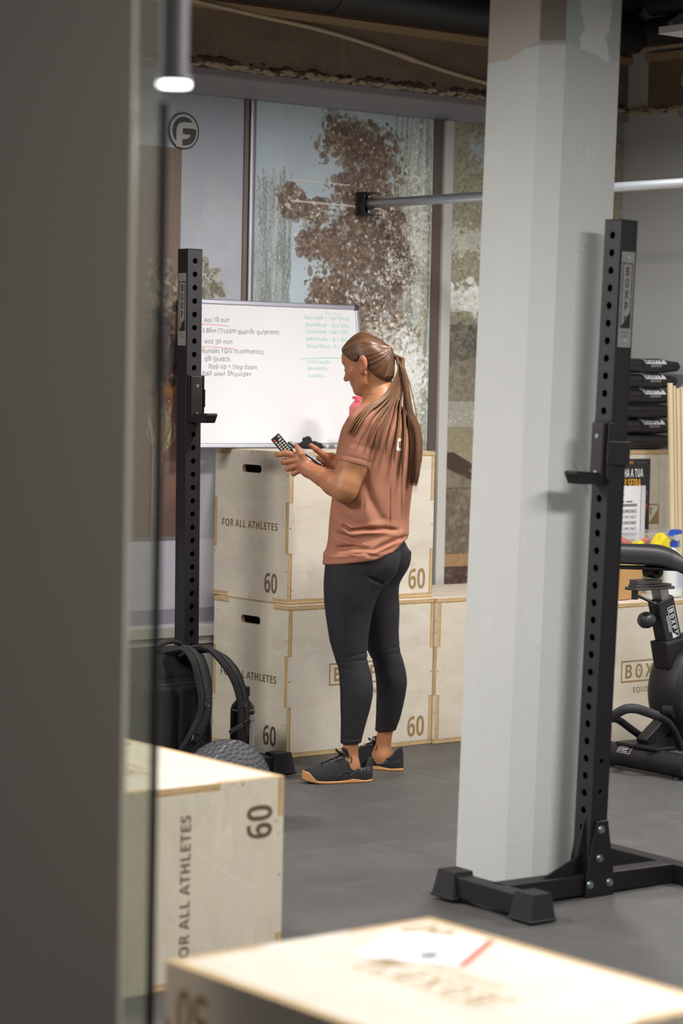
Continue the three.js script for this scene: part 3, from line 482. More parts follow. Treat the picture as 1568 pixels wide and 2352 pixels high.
function vnoise(x, y, z) { const i = Math.floor(x), j = Math.floor(y), k = Math.floor(z), s = (t) => t * t * (3 - 2 * t), u = s(x - i), v = s(y - j), w = s(z - k); const L = (a, b, t) => a + (b - a) * t; return L(L(L(hash3(i, j, k), hash3(i + 1, j, k), u), L(hash3(i, j + 1, k), hash3(i + 1, j + 1, k), u), v), L(L(hash3(i, j, k + 1), hash3(i + 1, j, k + 1), u), L(hash3(i, j + 1, k + 1), hash3(i + 1, j + 1, k + 1), u), v), w) * 2 - 1; }
function ribbon(pts, w, t, up, n = 40) { // flat strap swept along a curve; up gives the face normal at each point
  const c = new THREE.CatmullRomCurve3(pts.map((p) => V(...p)), false, 'centripetal'), P = [], I = [], U = [];
  for (let i = 0; i <= n; i++) {
    const s = i / n, p = c.getPointAt(s), d = c.getTangentAt(s), nrm = typeof up === 'function' ? V(...up(s)) : V(...up), side = d.clone().cross(nrm).normalize(), nn = side.clone().cross(d).normalize();
    const W = typeof w === 'function' ? w(s) : w, e = Math.min(t * 0.45, W * 0.2);
    const ring = [[-W / 2, -t / 2 + e], [-W / 2 + e, -t / 2], [W / 2 - e, -t / 2], [W / 2, -t / 2 + e], [W / 2, t / 2 - e], [W / 2 - e, t / 2], [-W / 2 + e, t / 2], [-W / 2, t / 2 - e]];
    for (const [a, b] of ring) { P.push(p.x + side.x * a + nn.x * b, p.y + side.y * a + nn.y * b, p.z + side.z * a + nn.z * b); U.push(a / 0.1, s * c.getLength() / 0.1); }
    if (i) for (let k = 0; k < 8; k++) { const a = (i - 1) * 8 + k, b = (i - 1) * 8 + (k + 1) % 8; I.push(a, b, a + 8, b, b + 8, a + 8); }
  }
  for (const base of [0, n * 8]) for (let k = 1; k < 7; k++) base ? I.push(base, base + k, base + k + 1) : I.push(base, base + k + 1, base + k);
  const g = new THREE.BufferGeometry(); g.setAttribute('position', new THREE.Float32BufferAttribute(P, 3)); g.setAttribute('uv', new THREE.Float32BufferAttribute(U, 2)); g.setIndex(I); return toCreasedNormals(g, 0.7);
}

// ---------------------------------------------------------------- ducts, conduits, bar under the ceiling
const ductMat = std('#2b2826', 0.55), cream = std('#b7a484', 0.6), galv = std('#b6bcc2', 0.34, 0.85);
{
  const duct = (label, a, b, r) => { const o = thing('duct_pipe', label, 'pipe'); part('pipe', rod(a, b, r, 28), ductMat, o); const A = V(...a), B = V(...b), L = A.distanceTo(B); for (let s = 0.6; s < L; s += 1.0) { const p = A.clone().lerp(B, s / L), q = A.clone().lerp(B, (s + 0.05) / L); part('collar', rod(p.toArray(), q.toArray(), r + 0.004, 28), ductMat, o); } return o; };
  duct('thick dark duct pipe along the top of the back wall', [WX0 + 0.1, 3.085, -0.45], [2.28, 3.085, -0.45], 0.082);
  duct('dark pipe higher up behind the thick back duct', [WX0 + 0.1, 3.25, -0.46], [2.28, 3.25, -0.46], 0.07);
  duct('lower dark duct pipe along the right wall above the cream conduit', [2.24, 3.09, -0.3], [2.24, 3.09, 6], 0.058);
  duct('upper dark duct pipe along the right wall', [2.235, 3.215, -0.3], [2.235, 3.215, 6], 0.062);
  const c = thing('conduit', 'cream conduit sagging across the face of the back beam', 'conduit');
  part('tube', tube([[-1.6, 3.03, -0.47], [-0.8, 3.02, -0.475], [-0.239, 2.985, -0.49], [0.167, 2.957, -0.505], [0.479, 2.936, -0.512], [0.758, 2.902, -0.516], [0.999, 2.862, -0.518], [1.271, 2.82, -0.518], [1.7, 2.775, -0.518], [2.28, 2.75, -0.518]], 0.0095, 90, 12), cream, c);
  part('coupling', rod([0.905, 2.881, -0.517], [1.02, 2.858, -0.518], 0.013, 14), cream, c);
  const d = thing('conduit', 'straight cream conduit under the ducts on the right wall', 'conduit'); part('tube', rod([2.285, 3.02, -0.5], [2.285, 3.02, 6], 0.012, 14), cream, d);
  const e = thing('conduit', 'short bent cream conduit end hanging over the right beam', 'conduit');
  part('tube', tube([[2.2, 2.955, -0.02], [2.27, 2.935, -0.1], [2.283, 2.91, -0.135], [2.284, 2.87, -0.145], [2.284, 2.835, -0.148]], 0.009, 40, 12), cream, e);
  // pull-up bar: straight out from the back wall
  const b = thing('pull_up_bar', 'galvanised steel bar reaching out from a dark wall bracket behind the pillar', 'bar', [0.765, 2.232, WZ]);
  part('bar', at(cyl(0.0195, 0.0195, 2.9, 24), 0, 0, 1.5, HALF_PI), galv, b);
  const br = part('bracket', merge([at(rbox(0.075, 0.09, 0.006, 0.002), 0, 0, 0.01), at(rbox(0.075, 0.004, 0.07, 0.001), 0, 0.046, 0.045), at(rbox(0.075, 0.004, 0.07, 0.001), 0, -0.046, 0.045), at(rbox(0.004, 0.09, 0.05, 0.001), -0.03, 0, 0.035), at(cyl(0.027, 0.027, 0.05, 20), 0, 0, 0.04, HALF_PI)]), std('#3d3a38', 0.4, 0.7), b);
  for (const [x, y] of [[-0.024, 0.03], [0.024, -0.03], [0.024, 0.03], [-0.024, -0.03]]) part('bolt', at(cyl(0.007, 0.007, 0.01, 6), x, y, 0.02, HALF_PI), boltMat, br);
  const h = thing('bar_hanger', 'steel rod that carries the far end of the pull-up bar from the ceiling', 'hanger', [0.765, 2.232, 2.3]); part('rod', rod([0, 0.02, 0], [0, CEIL - 2.232, 0], 0.008, 10), galv, h); part('clamp', at(new THREE.TorusGeometry(0.024, 0.005, 10, 24), 0, 0, 0), galv, h);
  // air outlet with foil
  const v = thing('air_vent', 'square white air vent with a crumpled silver foil collar at upper right', 'air vent', [1.585, 2.9, 0.96]);
  const fr = (w, t, y) => merge([at(rbox(w, 0.03, t), 0, y, w / 2 - t / 2), at(rbox(w, 0.03, t), 0, y, -w / 2 + t / 2), at(rbox(t, 0.03, w - 2 * t), w / 2 - t / 2, y, 0), at(rbox(t, 0.03, w - 2 * t), -w / 2 + t / 2, y, 0)]);
  part('frame', fr(0.6, 0.05, 0), std('#d0d0d2', 0.4, 0.1), v);
  for (let i = -5; i <= 5; i++) part('slat', at(rbox(0.5, 0.004, 0.03, 0.001), 0, 0.004, i * 0.045, 0.6), std('#55555a', 0.5), v);
  const foilF = (x, y, z) => { const t = clamp((y - 0.015) / 0.26, 0, 1), w = lerp(0.285, 0.12, t) + 0.012 * vnoise(x * 22, y * 22, z * 22) + 0.005 * vnoise(x * 60, y * 60, z * 60); return Math.max(rboxF([0, 0.14, 0], [w, 0.13, w], 0.02)(x, y, z)); };
  part('foil_collar', surfaceNet(foilF, [-0.34, -0.02, -0.34], [0.34, 0.3, 0.34], 0.012), std('#e8ebee', 0.28, 0.9), v);
  part('flexible_duct', tube([[0, 0.24, 0], [0.05, 0.36, 0.1], [0.2, 0.4, 0.4], [0.3, 0.38, 1.2]], 0.11, 50, 24), std('#aab6bd', 0.35, 0.8), v);
}
// ---------------------------------------------------------------- whiteboard and what stands round it
{
  const o = thing('whiteboard', 'white board with handwritten workout notes leaning on the box stack', 'whiteboard', [0.28, 1.2035, -0.435]); o.rotation.x = -0.15;
  const W = 0.91, H = 0.605;
  const c = canvas(1820, 1210, (g, w, h) => {
    g.fillStyle = '#e9e8ea'; g.fillRect(0, 0, w, h); g.textBaseline = 'alphabetic';
    const X = (x) => (x + 0.175) * 2000, Y = (y) => (1.797 - y) * 2020;
    const hand = (s, x, y, x1, hgt, col, lw) => { // hand-written line fitted between x and x1
      g.save(); g.font = '100px sans-serif'; g.strokeStyle = col; g.fillStyle = col; const m = g.measureText(s).width, sx = (X(x1) - X(x)) / m, sy = hgt * 2000 / 72; let cx = X(x);
      for (const ch of s) { const cw = g.measureText(ch).width * sx; g.save(); g.translate(cx, Y(y) + rr(-4, 4)); g.rotate(rr(-0.05, 0.05)); g.transform(1, 0, -0.12 + rr(-0.08, 0.08), 1, 0, 0); g.scale(sx * rr(0.88, 1.0), sy * rr(0.9, 1.1)); g.globalAlpha = rr(0.75, 1); g.fillText(ch, 0, 0); g.restore(); cx += cw; } g.restore();
    };
    const K = '#1c2830';
    hand('aos 10 min', -0.078, 1.712, 0.05, 0.019, K, 9); hand('s Bike (Trocam quando quiserem)', -0.09, 1.668, 0.306, 0.02, K, 9);
    hand('aos 30 min', -0.083, 1.622, 0.061, 0.019, K, 9); hand('Rondas YGiG movimentos', -0.1, 1.583, 0.216, 0.02, K, 9);
    hand('db Snatch', -0.088, 1.549, 0.043, 0.02, K, 9); hand('Step up + Step down', -0.073, 1.518, 0.178, 0.019, K, 9); hand('Ball over Shoulder', -0.108, 1.488, 0.145, 0.019, K, 9);
    g.strokeStyle = '#e58a93'; g.lineWidth = 6; for (const [x0, x1, y] of [[-0.13, 0.05, 1.701], [-0.13, 0.07, 1.607]]) { g.beginPath(); g.moveTo(X(x0), Y(y)); g.quadraticCurveTo(X((x0 + x1) / 2), Y(y + 0.003), X(x1), Y(y - 0.005)); g.stroke(); }
    const G = '#67bfa6';
    hand('Rondas', 0.56, 1.763, 0.65, 0.012, '#a5d3c4', 6); hand('Sara/pa - 12/13cal', 0.446, 1.74, 0.69, 0.015, G, 7); hand('Joao/Andr - 312/203', 0.45, 1.709, 0.685, 0.015, G, 7); hand('Esm/Jana - 642/105', 0.452, 1.68, 0.677, 0.015, G, 7); hand('pablo/la - 8 / 92', 0.448, 1.648, 0.67, 0.015, G, 7); hand('Nicol/Dani - 5 / 92', 0.448, 1.617, 0.665, 0.015, G, 7);
    g.strokeStyle = '#74c9ae'; g.lineWidth = 5; g.beginPath(); g.moveTo(X(0.41), Y(1.565)); g.quadraticCurveTo(X(0.5), Y(1.578), X(0.72), Y(1.573)); g.stroke();
    hand('cris/Claudio -', 0.442, 1.55, 0.585, 0.014, G, 7); hand('igor/pedro -', 0.444, 1.522, 0.565, 0.014, G, 7); hand('luis/luce -', 0.444, 1.489, 0.55, 0.014, G, 7);
  });
  const bm = std('#ffffff', 0.55, 0, { map: tex(c) }), wm = std('#d9d9da', 0.5);
  part('board', at(box(W - 0.02, H - 0.02, 0.01), 0, H / 2, 0), [wm, wm, wm, wm, bm, wm], o);
  const fm = std('#b3b3bd', 0.35, 0.8);
  part('frame', merge([at(rbox(W - 0.03, 0.02, 0.018, 0.004), 0, 0.01, 0.002), at(rbox(W - 0.03, 0.02, 0.018, 0.004), 0, H - 0.01, 0.002), at(rbox(0.018, H - 0.03, 0.018, 0.004), W / 2 - 0.009, H / 2, 0.002), at(rbox(0.018, H - 0.03, 0.018, 0.004), -W / 2 + 0.009, H / 2, 0.002)]), fm, o);
  for (const sx of [-1, 1]) for (const y of [0.011, H - 0.011]) part('corner_cap', at(rbox(0.026, 0.024, 0.022, 0.005), sx * (W / 2 - 0.012), y, 0.002), std('#35353a', 0.5), o, 'dark plastic corner');
}
{ // pink shaker bottle
  const o = thing('shaker_bottle', 'pink-lidded shaker bottle on the box stack beside the woman\'s chin', 'bottle', [0.513, 1.2035, -0.215]); o.scale.y = 1.08;
  part('cup', lathe([[0, 0], [0.032, 0], [0.034, 0.004], [0.042, 0.13], [0.042, 0.135], [0, 0.135]]), phys('#f3d9da', 0.35), o, 'pale translucent cup');
  const lid = part('lid', lathe([[0.0445, 0.12], [0.0465, 0.123], [0.0465, 0.158], [0.044, 0.166], [0.03, 0.182], [0.022, 0.184], [0.02, 0.186], [0, 0.187]]), std('#e0717d', 0.35), o, 'pink screw lid');
  part('spout_cap', merge([at(cyl(0.012, 0.013, 0.018, 20), -0.02, 0.193, 0.006), at(rbox(0.06, 0.012, 0.018, 0.005), 0.008, 0.196, 0), at(cyl(0.006, 0.006, 0.03, 14), -0.026, 0.197, 0.0, HALF_PI)]), std('#de5a62', 0.4), lid);
}
{
  const m = thing('marker_pen', 'white board marker lying on the box at the foot of the whiteboard', 'marker', [0.53, 1.2105, -0.405], 0.05);
  part('barrel', at(cyl(0.0075, 0.0075, 0.085, 16), 0, 0, 0, 0, 0, HALF_PI), std('#e9e9ea', 0.4), m); part('print_band', at(cyl(0.0077, 0.0077, 0.03, 16), -0.02, 0, 0, 0, 0, HALF_PI), std('#9a9c9f', 0.5), m); part('cap', at(cyl(0.008, 0.0077, 0.04, 16), 0.06, 0, 0, 0, 0, -HALF_PI), std('#dcdcde', 0.4), m);
  const f = (x, y, z) => { const w = 0.006 * vnoise(x * 40, y * 40, z * 40) + 0.003 * vnoise(x * 110, y * 110, z * 110); return smin(smin(ell([0, 0.012, 0], [0.055, 0.016, 0.03])(x, y, z), ell([-0.005, 0.028, -0.005], [0.022, 0.022, 0.018])(x, y, z), 0.012), ell([0.04, 0.012, 0.0], [0.03, 0.02, 0.02])(x, y, z), 0.01) + w; };
  single('wiping_cloth', surfaceNet((x, y, z) => Math.max(f(x, y, z), -y), [-0.09, -0.006, -0.06], [0.09, 0.07, 0.06], 0.004), std('#1d1d20', 0.85), 'crumpled black wiping cloth at the foot of the whiteboard behind the remote', 'cloth', [0.375, 1.2035, -0.375]);
  const er = thing('board_eraser', 'small black board eraser on the right edge of the box stack', 'eraser', [0.735, 1.2035, -0.12], 0.2); part('handle', at(rbox(0.05, 0.014, 0.03, 0.004), 0, 0.014, 0), std('#1b1b1d', 0.5), er); part('felt', at(rbox(0.048, 0.007, 0.028, 0.001), 0, 0.0035, 0), std('#4a4a4d', 0.95), er);
  // round sign on the wall
  const logoC = canvas(512, 512, (g, w, h) => { g.clearRect(0, 0, w, h); g.fillStyle = '#1c1c1e'; g.beginPath(); g.arc(256, 256, 254, 0, 7); g.fill(); g.fillStyle = '#a9a8a6'; g.beginPath(); g.arc(256, 256, 234, 0, 7); g.fill(); g.fillStyle = '#1c1c1e'; g.beginPath(); g.arc(256, 256, 196, 0, 7); g.fill(); g.fillStyle = '#a9a8a6';
    g.beginPath(); g.moveTo(130, 480); g.lineTo(130, 270); g.quadraticCurveTo(130, 132, 270, 132); g.lineTo(440, 132); g.lineTo(470, 214); g.lineTo(250, 214); g.lineTo(236, 226); g.lineTo(236, 256); g.lineTo(236, 300); g.lineTo(370, 300); g.quadraticCurveTo(350, 370, 236, 366); g.lineTo(236, 480); g.closePath(); g.fill();
    g.fillStyle = '#1c1c1e'; g.fillRect(240, 226, 226, 66); g.beginPath(); g.moveTo(466, 226); g.quadraticCurveTo(470, 420, 300, 452); g.lineTo(232, 458); g.lineTo(232, 378); g.quadraticCurveTo(360, 372, 384, 292); g.lineTo(466, 292); g.fill(); });
  const sg = single('wall_sign', at(cyl(0.0735, 0.0735, 0.006, 56), 0, 0, 0, HALF_PI), [std('#1c1c1e', 0.5), std('#ffffff', 0.5, 0, { map: tex(logoC) }), std('#1c1c1e', 0.5)], 'round grey and black letter sign on the back wall above the left rack post', 'sign', [-0.162, 2.468, WZ + 0.009]);
  const su = sg.geometry.attributes.uv, sp = sg.geometry.attributes.position; for (let i = 0; i < su.count; i++) su.setXY(i, 0.5 + sp.getX(i) / 0.147, 0.5 + sp.getY(i) / 0.147);
}
// ---------------------------------------------------------------- right corner
{
  const bagTex = tex(canvas(256, 128, (g, w, h) => { g.fillStyle = '#1f1d1e'; g.fillRect(0, 0, w, h); g.fillStyle = '#d4d4d8'; g.beginPath(); g.moveTo(8, 14); g.lineTo(236, 14); g.lineTo(252, 84); g.lineTo(30, 84); g.fill(); g.fillStyle = '#29272a'; narrow(g, 'BOXPT', 26, 74, 150, 44); g.fillStyle = '#29272a'; g.beginPath(); g.moveTo(186, 18); g.lineTo(232, 18); g.lineTo(196, 72); g.fill(); g.fillStyle = '#cfcfd4'; narrow(g, 'EQUIPMENT', 80, 116, 116, 22); }));
  const bagMat = std('#242122', 0.42);
  for (let i = 0; i < 6; i++) {
    const L = 0.66 + (i % 2) * 0.02, big = [1, 1, 1, 0, 1, 0][5 - i] ? 1 : 0.75;
    const o = thing('sandbag', ['lowest black sandbag of the stack on the raised box', 'second black sandbag from the bottom of the stack, with white lettering', 'third black sandbag from the bottom, thin and unmarked', 'fourth black sandbag from the bottom, with white lettering', 'second black sandbag from the top of the stack', 'topmost black sandbag of the stack, with white lettering'][i], 'sandbag', [1.895, 1.2045 + i * 0.0672, -0.2], rr(-0.02, 0.02), 'black sandbags on the raised box');
    const f = (x, y, z) => { const e = 0.5 + 0.5 * clamp((0.33 - Math.abs(x)) / 0.12, 0, 1); const puff = 0.033 * Math.sqrt(e); return rboxF([0, 0.034, 0], [L / 2, puff, 0.14], Math.min(0.03, puff - 0.002))(x, y, z) + 0.0016 * vnoise(x * 14, y * 24, z * 14) + 0.002 * Math.max(0, Math.sin(x * 26) * (Math.abs(z) > 0.08 ? 1 : 0)); };
    part('body', surfaceNet(f, [-0.37, -0.01, -0.17], [0.37, 0.08, 0.17], 0.012), bagMat, o);
    part('seam', at(rbox(L - 0.02, 0.003, 0.006, 0.001), 0, 0.036, 0.139), std('#141314', 0.6), o);
    if ([1, 3, 4, 5].includes(i)) { const pg = new THREE.PlaneGeometry(0.15, 0.05, 10, 6); pg.translate(0.17, 0.052, 0); const pp = pg.attributes.position; for (let k = 0; k < pp.count; k++) { const y = pp.getY(k); const t = clamp((y - 0.036) / 0.032, 0, 0.999), zz = 0.1405 - 0.03 * (1 - Math.sqrt(1 - t * t)); pp.setXYZ(k, pp.getX(k), Math.min(y, 0.0672), zz + 0.001); } pg.computeVertexNormals(); part('print_patch', pg, std('#ffffff', 0.5, 0, { map: bagTex }), o, 'white printed mark'); }
  }
  const pvc = std('#d8c7a2', 0.4);
  [[1.963, 0.13, 1.502, 0.0125, 0.03, 'leftmost cream plastic pipe standing against the raised box'], [1.988, 0.13, 1.49, 0.0075, 0.03, 'thin cream plastic pipe second from the left'], [2.01, 0.13, 1.48, 0.0108, 0.03, 'third cream plastic pipe from the left'], [2.037, 0.13, 1.486, 0.0125, 0.03, 'fourth cream plastic pipe from the left'], [2.07, 0.13, 1.5, 0.0125, 0.03, 'rightmost cream plastic pipe in the corner']].forEach(([x, z, h, r, dx, label]) => {
    const o = thing('plastic_pipe', label, 'pipe', [x + dx, 0.0, z + 0.06], 0, 'cream plastic pipes in the corner'); lean(o, -dx / 1.5, -0.04);
    part('tube', merge([at(cyl(r, r, h, 20, 1), 0, h / 2, 0), at(new THREE.TorusGeometry(r - 0.001, 0.0015, 8, 20), 0, h, 0, HALF_PI)]), pvc, o);
  });
  const posterC = canvas(600, 840, (g, w, h) => { g.fillStyle = '#2b2b2d'; g.fillRect(0, 0, w, h); g.fillStyle = '#e0a53a'; narrow(g, 'CROSSTFIT', 341, 34, 100, 18); g.fillStyle = '#6a6a6c'; g.fillRect(480, 24, 90, 3); g.fillStyle = '#e6e4e2'; narrow(g, 'GANHA A TUA', 262, 120, 273, 54); g.fillStyle = '#eaa92f'; narrow(g, 'PULSEIRA', 310, 190, 207, 58); g.lineWidth = 11; for (const [y, c] of [[228, '#7f5aa0'], [312, '#d84b44']]) { g.strokeStyle = c; g.beginPath(); g.ellipse(548, y, 26, 17, -0.1, 0, 7); g.stroke(); g.fillStyle = c; g.fillRect(530, y + 28, 46, 5); g.fillStyle = '#8d8d8f'; g.fillRect(536, y + 40, 36, 4); } });
  const sides = (m, o) => [o, o, o, o, m, o];
  single('poster', box(0.4, 0.56, 0.003), sides(std('#ffffff', 0.45, 0, { map: tex(posterC) }), std('#222224', 0.5)), 'dark poster with white and orange lettering on the front of the raised box', 'poster', [1.805, 0.886, -0.0165]);
  const sheetC = canvas(420, 594, (g, w, h) => { g.fillStyle = '#eeedf1'; g.fillRect(0, 0, w, h); g.fillStyle = '#8c8c90'; g.fillRect(60, 60, 180, 8); g.fillStyle = '#4b4b50'; g.fillRect(150, 110, 90, 10); g.fillRect(260, 110, 70, 10); g.fillStyle = '#85858b'; g.fillRect(40, 130, 340, 22); for (let i = 0; i < 9; i++) { g.fillStyle = i & 1 ? '#c9c9ce' : '#b1b1b7'; g.fillRect(40, 170 + i * 42, 340, 30); g.fillStyle = '#55555b'; for (let k = 0; k < 5; k++) g.fillRect(55 + k * 66, 180 + i * 42 + (k % 3) * 4, rr(20, 46), 6); } });
  const ps = thing('sheet_protector', 'white timetable sheet in a clear punched sleeve taped over the dark poster', 'paper', [1.83, 0.868, -0.0125]);
  part('paper', box(0.235, 0.36, 0.001), sides(std('#ffffff', 0.35, 0, { map: tex(sheetC) }), std('#eeeeee', 0.5)), ps);
  const strip = poly([[0, -0.18], [0.026, -0.18], [0.026, 0.18], [0, 0.18]]); for (let i = 0; i < 9; i++) { const p = new THREE.Path(); p.absarc(0.012, -0.155 + i * 0.038, 0.0045, 0, 6.283, true); strip.holes.push(p); }
  part('punched_edge', at(extrude(strip, 0.001), 0.121, 0, -0.0005), std('#d5d5da', 0.3), ps, 'clear punched edge');
  // plastic tub with bands, yellow cloth
  const tub = thing('plastic_tub', 'clear plastic tub full of coloured bands behind the bike saddle', 'tub', [1.74, 0.603, 0.12]);
  const tf = (x, y, z) => { const t = clamp(y / 0.26, 0, 1), a = rboxF([0, 0.13, 0], [0.145 + 0.02 * t, 0.13, 0.085 + 0.015 * t], 0.03)(x, y, z), b = rboxF([0, 0.15, 0], [0.141 + 0.02 * t, 0.147, 0.081 + 0.015 * t], 0.03)(x, y, z); return Math.max(a, -b); };
  const tubMat = phys('#f1f3f6', 0.15, { transmission: 0.85, thickness: 0, ior: 1.4 });
  const shell = []; for (const [hw, hd, y] of [[0.145, 0.085, 0], [0.163, 0.1, 0.255]]) shell.push([hw, hd, y]);
  const tubG = (() => { const P = [], I = [], N = 48; const ring = (hw, hd, y) => { for (let i = 0; i < N; i++) { const a = i / N * 6.2832, c = Math.cos(a), s = Math.sin(a); P.push(Math.sign(c) * Math.pow(Math.abs(c), 0.35) * hw, y, Math.sign(s) * Math.pow(Math.abs(s), 0.35) * hd); } }; ring(0.001, 0.001, 0.002); ring(0.143, 0.083, 0.002); ring(0.147, 0.087, 0.01); ring(0.163, 0.1, 0.255); ring(0.172, 0.108, 0.257); ring(0.172, 0.108, 0.248); for (let r = 0; r < 5; r++) for (let i = 0; i < N; i++) { const a = r * N + i, b = r * N + (i + 1) % N; I.push(a, b, a + N, b, b + N, a + N); } const g = new THREE.BufferGeometry(); g.setAttribute('position', new THREE.Float32BufferAttribute(P, 3)); g.setIndex(I); return toCreasedNormals(g, 0.5); })();
  part('shell', tubG, tubMat, tub);
  const bandCols = [['#d0413c', 'red'], ['#3b7d58', 'green'], ['#4867b8', 'blue'], ['#d65a3a', 'orange'], ['#c93f45', 'crimson'], ['#5577c2', 'pale blue'], ['#3f8a66', 'sea green']];
  const spots = [[0.03, 0.225, 0.01, 0.075], [-0.12, 0.185, 0.05, 0.035], [-0.13, 0.16, 0.07, 0.025], [-0.06, 0.2, 0.04, 0.05], [-0.05, 0.225, -0.02, 0.07], [-0.105, 0.165, 0.068, 0.026], [-0.085, 0.172, 0.074, 0.03]];
  bandCols.forEach(([c, n], i) => { const [x, y, z, R] = spots[i]; const pts = []; for (let k = 0; k < 14; k++) { const a = k / 14 * 6.283; pts.push([1.74 + x + Math.cos(a) * R * rr(0.85, 1.1), 0.603 + y - 0.02 + 0.015 * Math.sin(2 * a + i), 0.12 + z * 0.7 + Math.sin(a) * Math.min(R, 0.045) * rr(0.8, 1.1) * 0.9]); } single('exercise_band', tube(pts, 0.012, 60, 8, true), std(c, 0.5), n + ' rubber exercise band coiled in the clear tub', 'band', [0, 0, 0], 'exercise bands in the tub'); });
  const yf = (x, y, z) => { const top = 0.03 + 0.05 * Math.exp(-((x - 0.055) ** 2) / 0.0012) + 0.028 * Math.exp(-((x + 0.085) ** 2) / 0.0009) - 0.35 * z * z * 10 + 0.008 * vnoise(x * 30, 1, z * 40); const w = Math.max(Math.abs(x) - 0.115 + 0.01 * vnoise(y * 40, z * 40, 2), Math.abs(z) - 0.032); return smax(smax(y - top, -y - 0.04, 0.008), w, 0.012) * 0.7; };
  single('cleaning_cloth', surfaceNet(yf, [-0.15, -0.06, -0.06], [0.15, 0.11, 0.06], 0.006), std('#e2cf2e', 0.9), 'crumpled yellow cleaning cloth hanging over the rim of the tub', 'cloth', [1.745, 0.775, 0.262]);
  // spray bottle
  const sb = thing('spray_bottle', 'white spray bottle with a blue trigger head on the box behind the bike', 'spray bottle', [1.722, 0.603, 0.41], 0.35);
  const sbBody = lathe([[0, 0], [0.046, 0], [0.052, 0.006], [0.054, 0.02], [0.054, 0.15], [0.048, 0.172], [0.03, 0.188], [0.019, 0.196], [0.016, 0.2], [0.016, 0.215], [0, 0.215]], 40); sbBody.scale(1, 1, 0.7);
  part('bottle', sbBody, phys('#e3e8e6', 0.3), sb);
  const lbl = tex(canvas(256, 384, (g, w, h) => { g.fillStyle = '#dfe3ea'; g.fillRect(0, 0, w, h); g.fillStyle = '#8f9cc0'; for (let i = 0; i < 26; i++) g.fillRect(20, 20 + i * 13, rr(140, 216), 5); }));
  const lg = new THREE.CylinderGeometry(0.0545, 0.0545, 0.12, 24, 1, true, -0.75, 1.5); lg.scale(1, 1, 0.71); part('label', at(lg, 0, 0.09, 0), std('#ffffff', 0.45, 0, { map: lbl }), sb, 'printed back label');
  part('collar', at(cyl(0.018, 0.018, 0.022, 24), 0, 0.222, 0), std('#2450b4', 0.4), sb, 'blue collar');
  const hd = part('trigger_head', at(extrude((() => { const s = new THREE.Shape(); s.moveTo(-0.03, 0.01); s.quadraticCurveTo(-0.026, -0.008, 0, -0.014); s.lineTo(0.022, -0.012); s.lineTo(0.036, 0.012); s.lineTo(0.052, 0.012); s.lineTo(0.052, 0.022); s.lineTo(-0.03, 0.014); return s; })(), 0.026, 0.003, 2), 0, 0.248, -0.013), std('#d9dddf', 0.4), sb);
  part('cover', at(extrude((() => { const s = new THREE.Shape(); s.moveTo(-0.035, 0.0); s.quadraticCurveTo(-0.026, 0.02, 0.0, 0.024); s.quadraticCurveTo(0.045, 0.026, 0.056, 0.014); s.lineTo(0.053, 0.004); s.quadraticCurveTo(0.0, 0.002, -0.035, 0); return s; })(), 0.03, 0.004, 2), 0, 0.26, -0.015), std('#2353c0', 0.35), hd, 'blue cover');
  part('trigger', at(rbox(0.008, 0.06, 0.016, 0.003), 0.05, 0.235, 0, 0, 0, 0.32), std('#cfd3d5', 0.4), hd);
  const cb = thing('cardboard_box', 'small tan cardboard box behind the bike saddle post', 'cardboard box', [1.44, 0.6032, 0.36], 0.25);
  part('carton', at(rbox(0.21, 0.14, 0.12, 0.004), 0, 0.07, 0), std('#b98f5c', 0.8), cb); part('flap', at(rbox(0.21, 0.002, 0.06, 0.001), 0, 0.1415, -0.029), std('#bf9764', 0.8), cb); part('flap', at(rbox(0.21, 0.002, 0.06, 0.001), 0, 0.1415, 0.031), std('#bf9764', 0.8), cb);
  const tm = thing('tumbler', 'clear plastic tumbler beside the cardboard box', 'tumbler', [1.56, 0.6032, 0.46]); part('glass', lathe([[0, 0.002], [0.03, 0.002], [0.032, 0.004], [0.037, 0.075], [0.0375, 0.077]], 32), phys('#eef1f3', 0.08, { transmission: 0.8, thickness: 0 }), tm); part('base', at(cyl(0.03, 0.029, 0.004, 28), 0, 0.002, 0), std('#c9c6c0', 0.3, 0.5), tm);
  const lf = canvas(128, 128, (g, w, h) => { g.fillStyle = '#efece9'; g.fillRect(0, 0, w, h); g.fillStyle = '#c8583f'; g.fillRect(0, 96, w, 18); g.fillStyle = '#5a4a44'; for (let i = 0; i < 5; i++) { g.beginPath(); g.moveTo(10, 20 + i * 14); g.lineTo(110, 14 + i * 14); g.lineTo(40, 26 + i * 14); g.fill(); } });
  const lm = single('leaflet', box(0.15, 0.0012, 0.07), [0, 1, 2, 3, 4, 5].map((i) => std('#ffffff', 0.5, 0, i === 2 ? { map: tex(lf) } : {})), 'printed leaflet lying on the front corner of the box behind the bike', 'leaflet', [1.3, 0.6022, 0.475]); lm.rotation.y = 0.1;
}

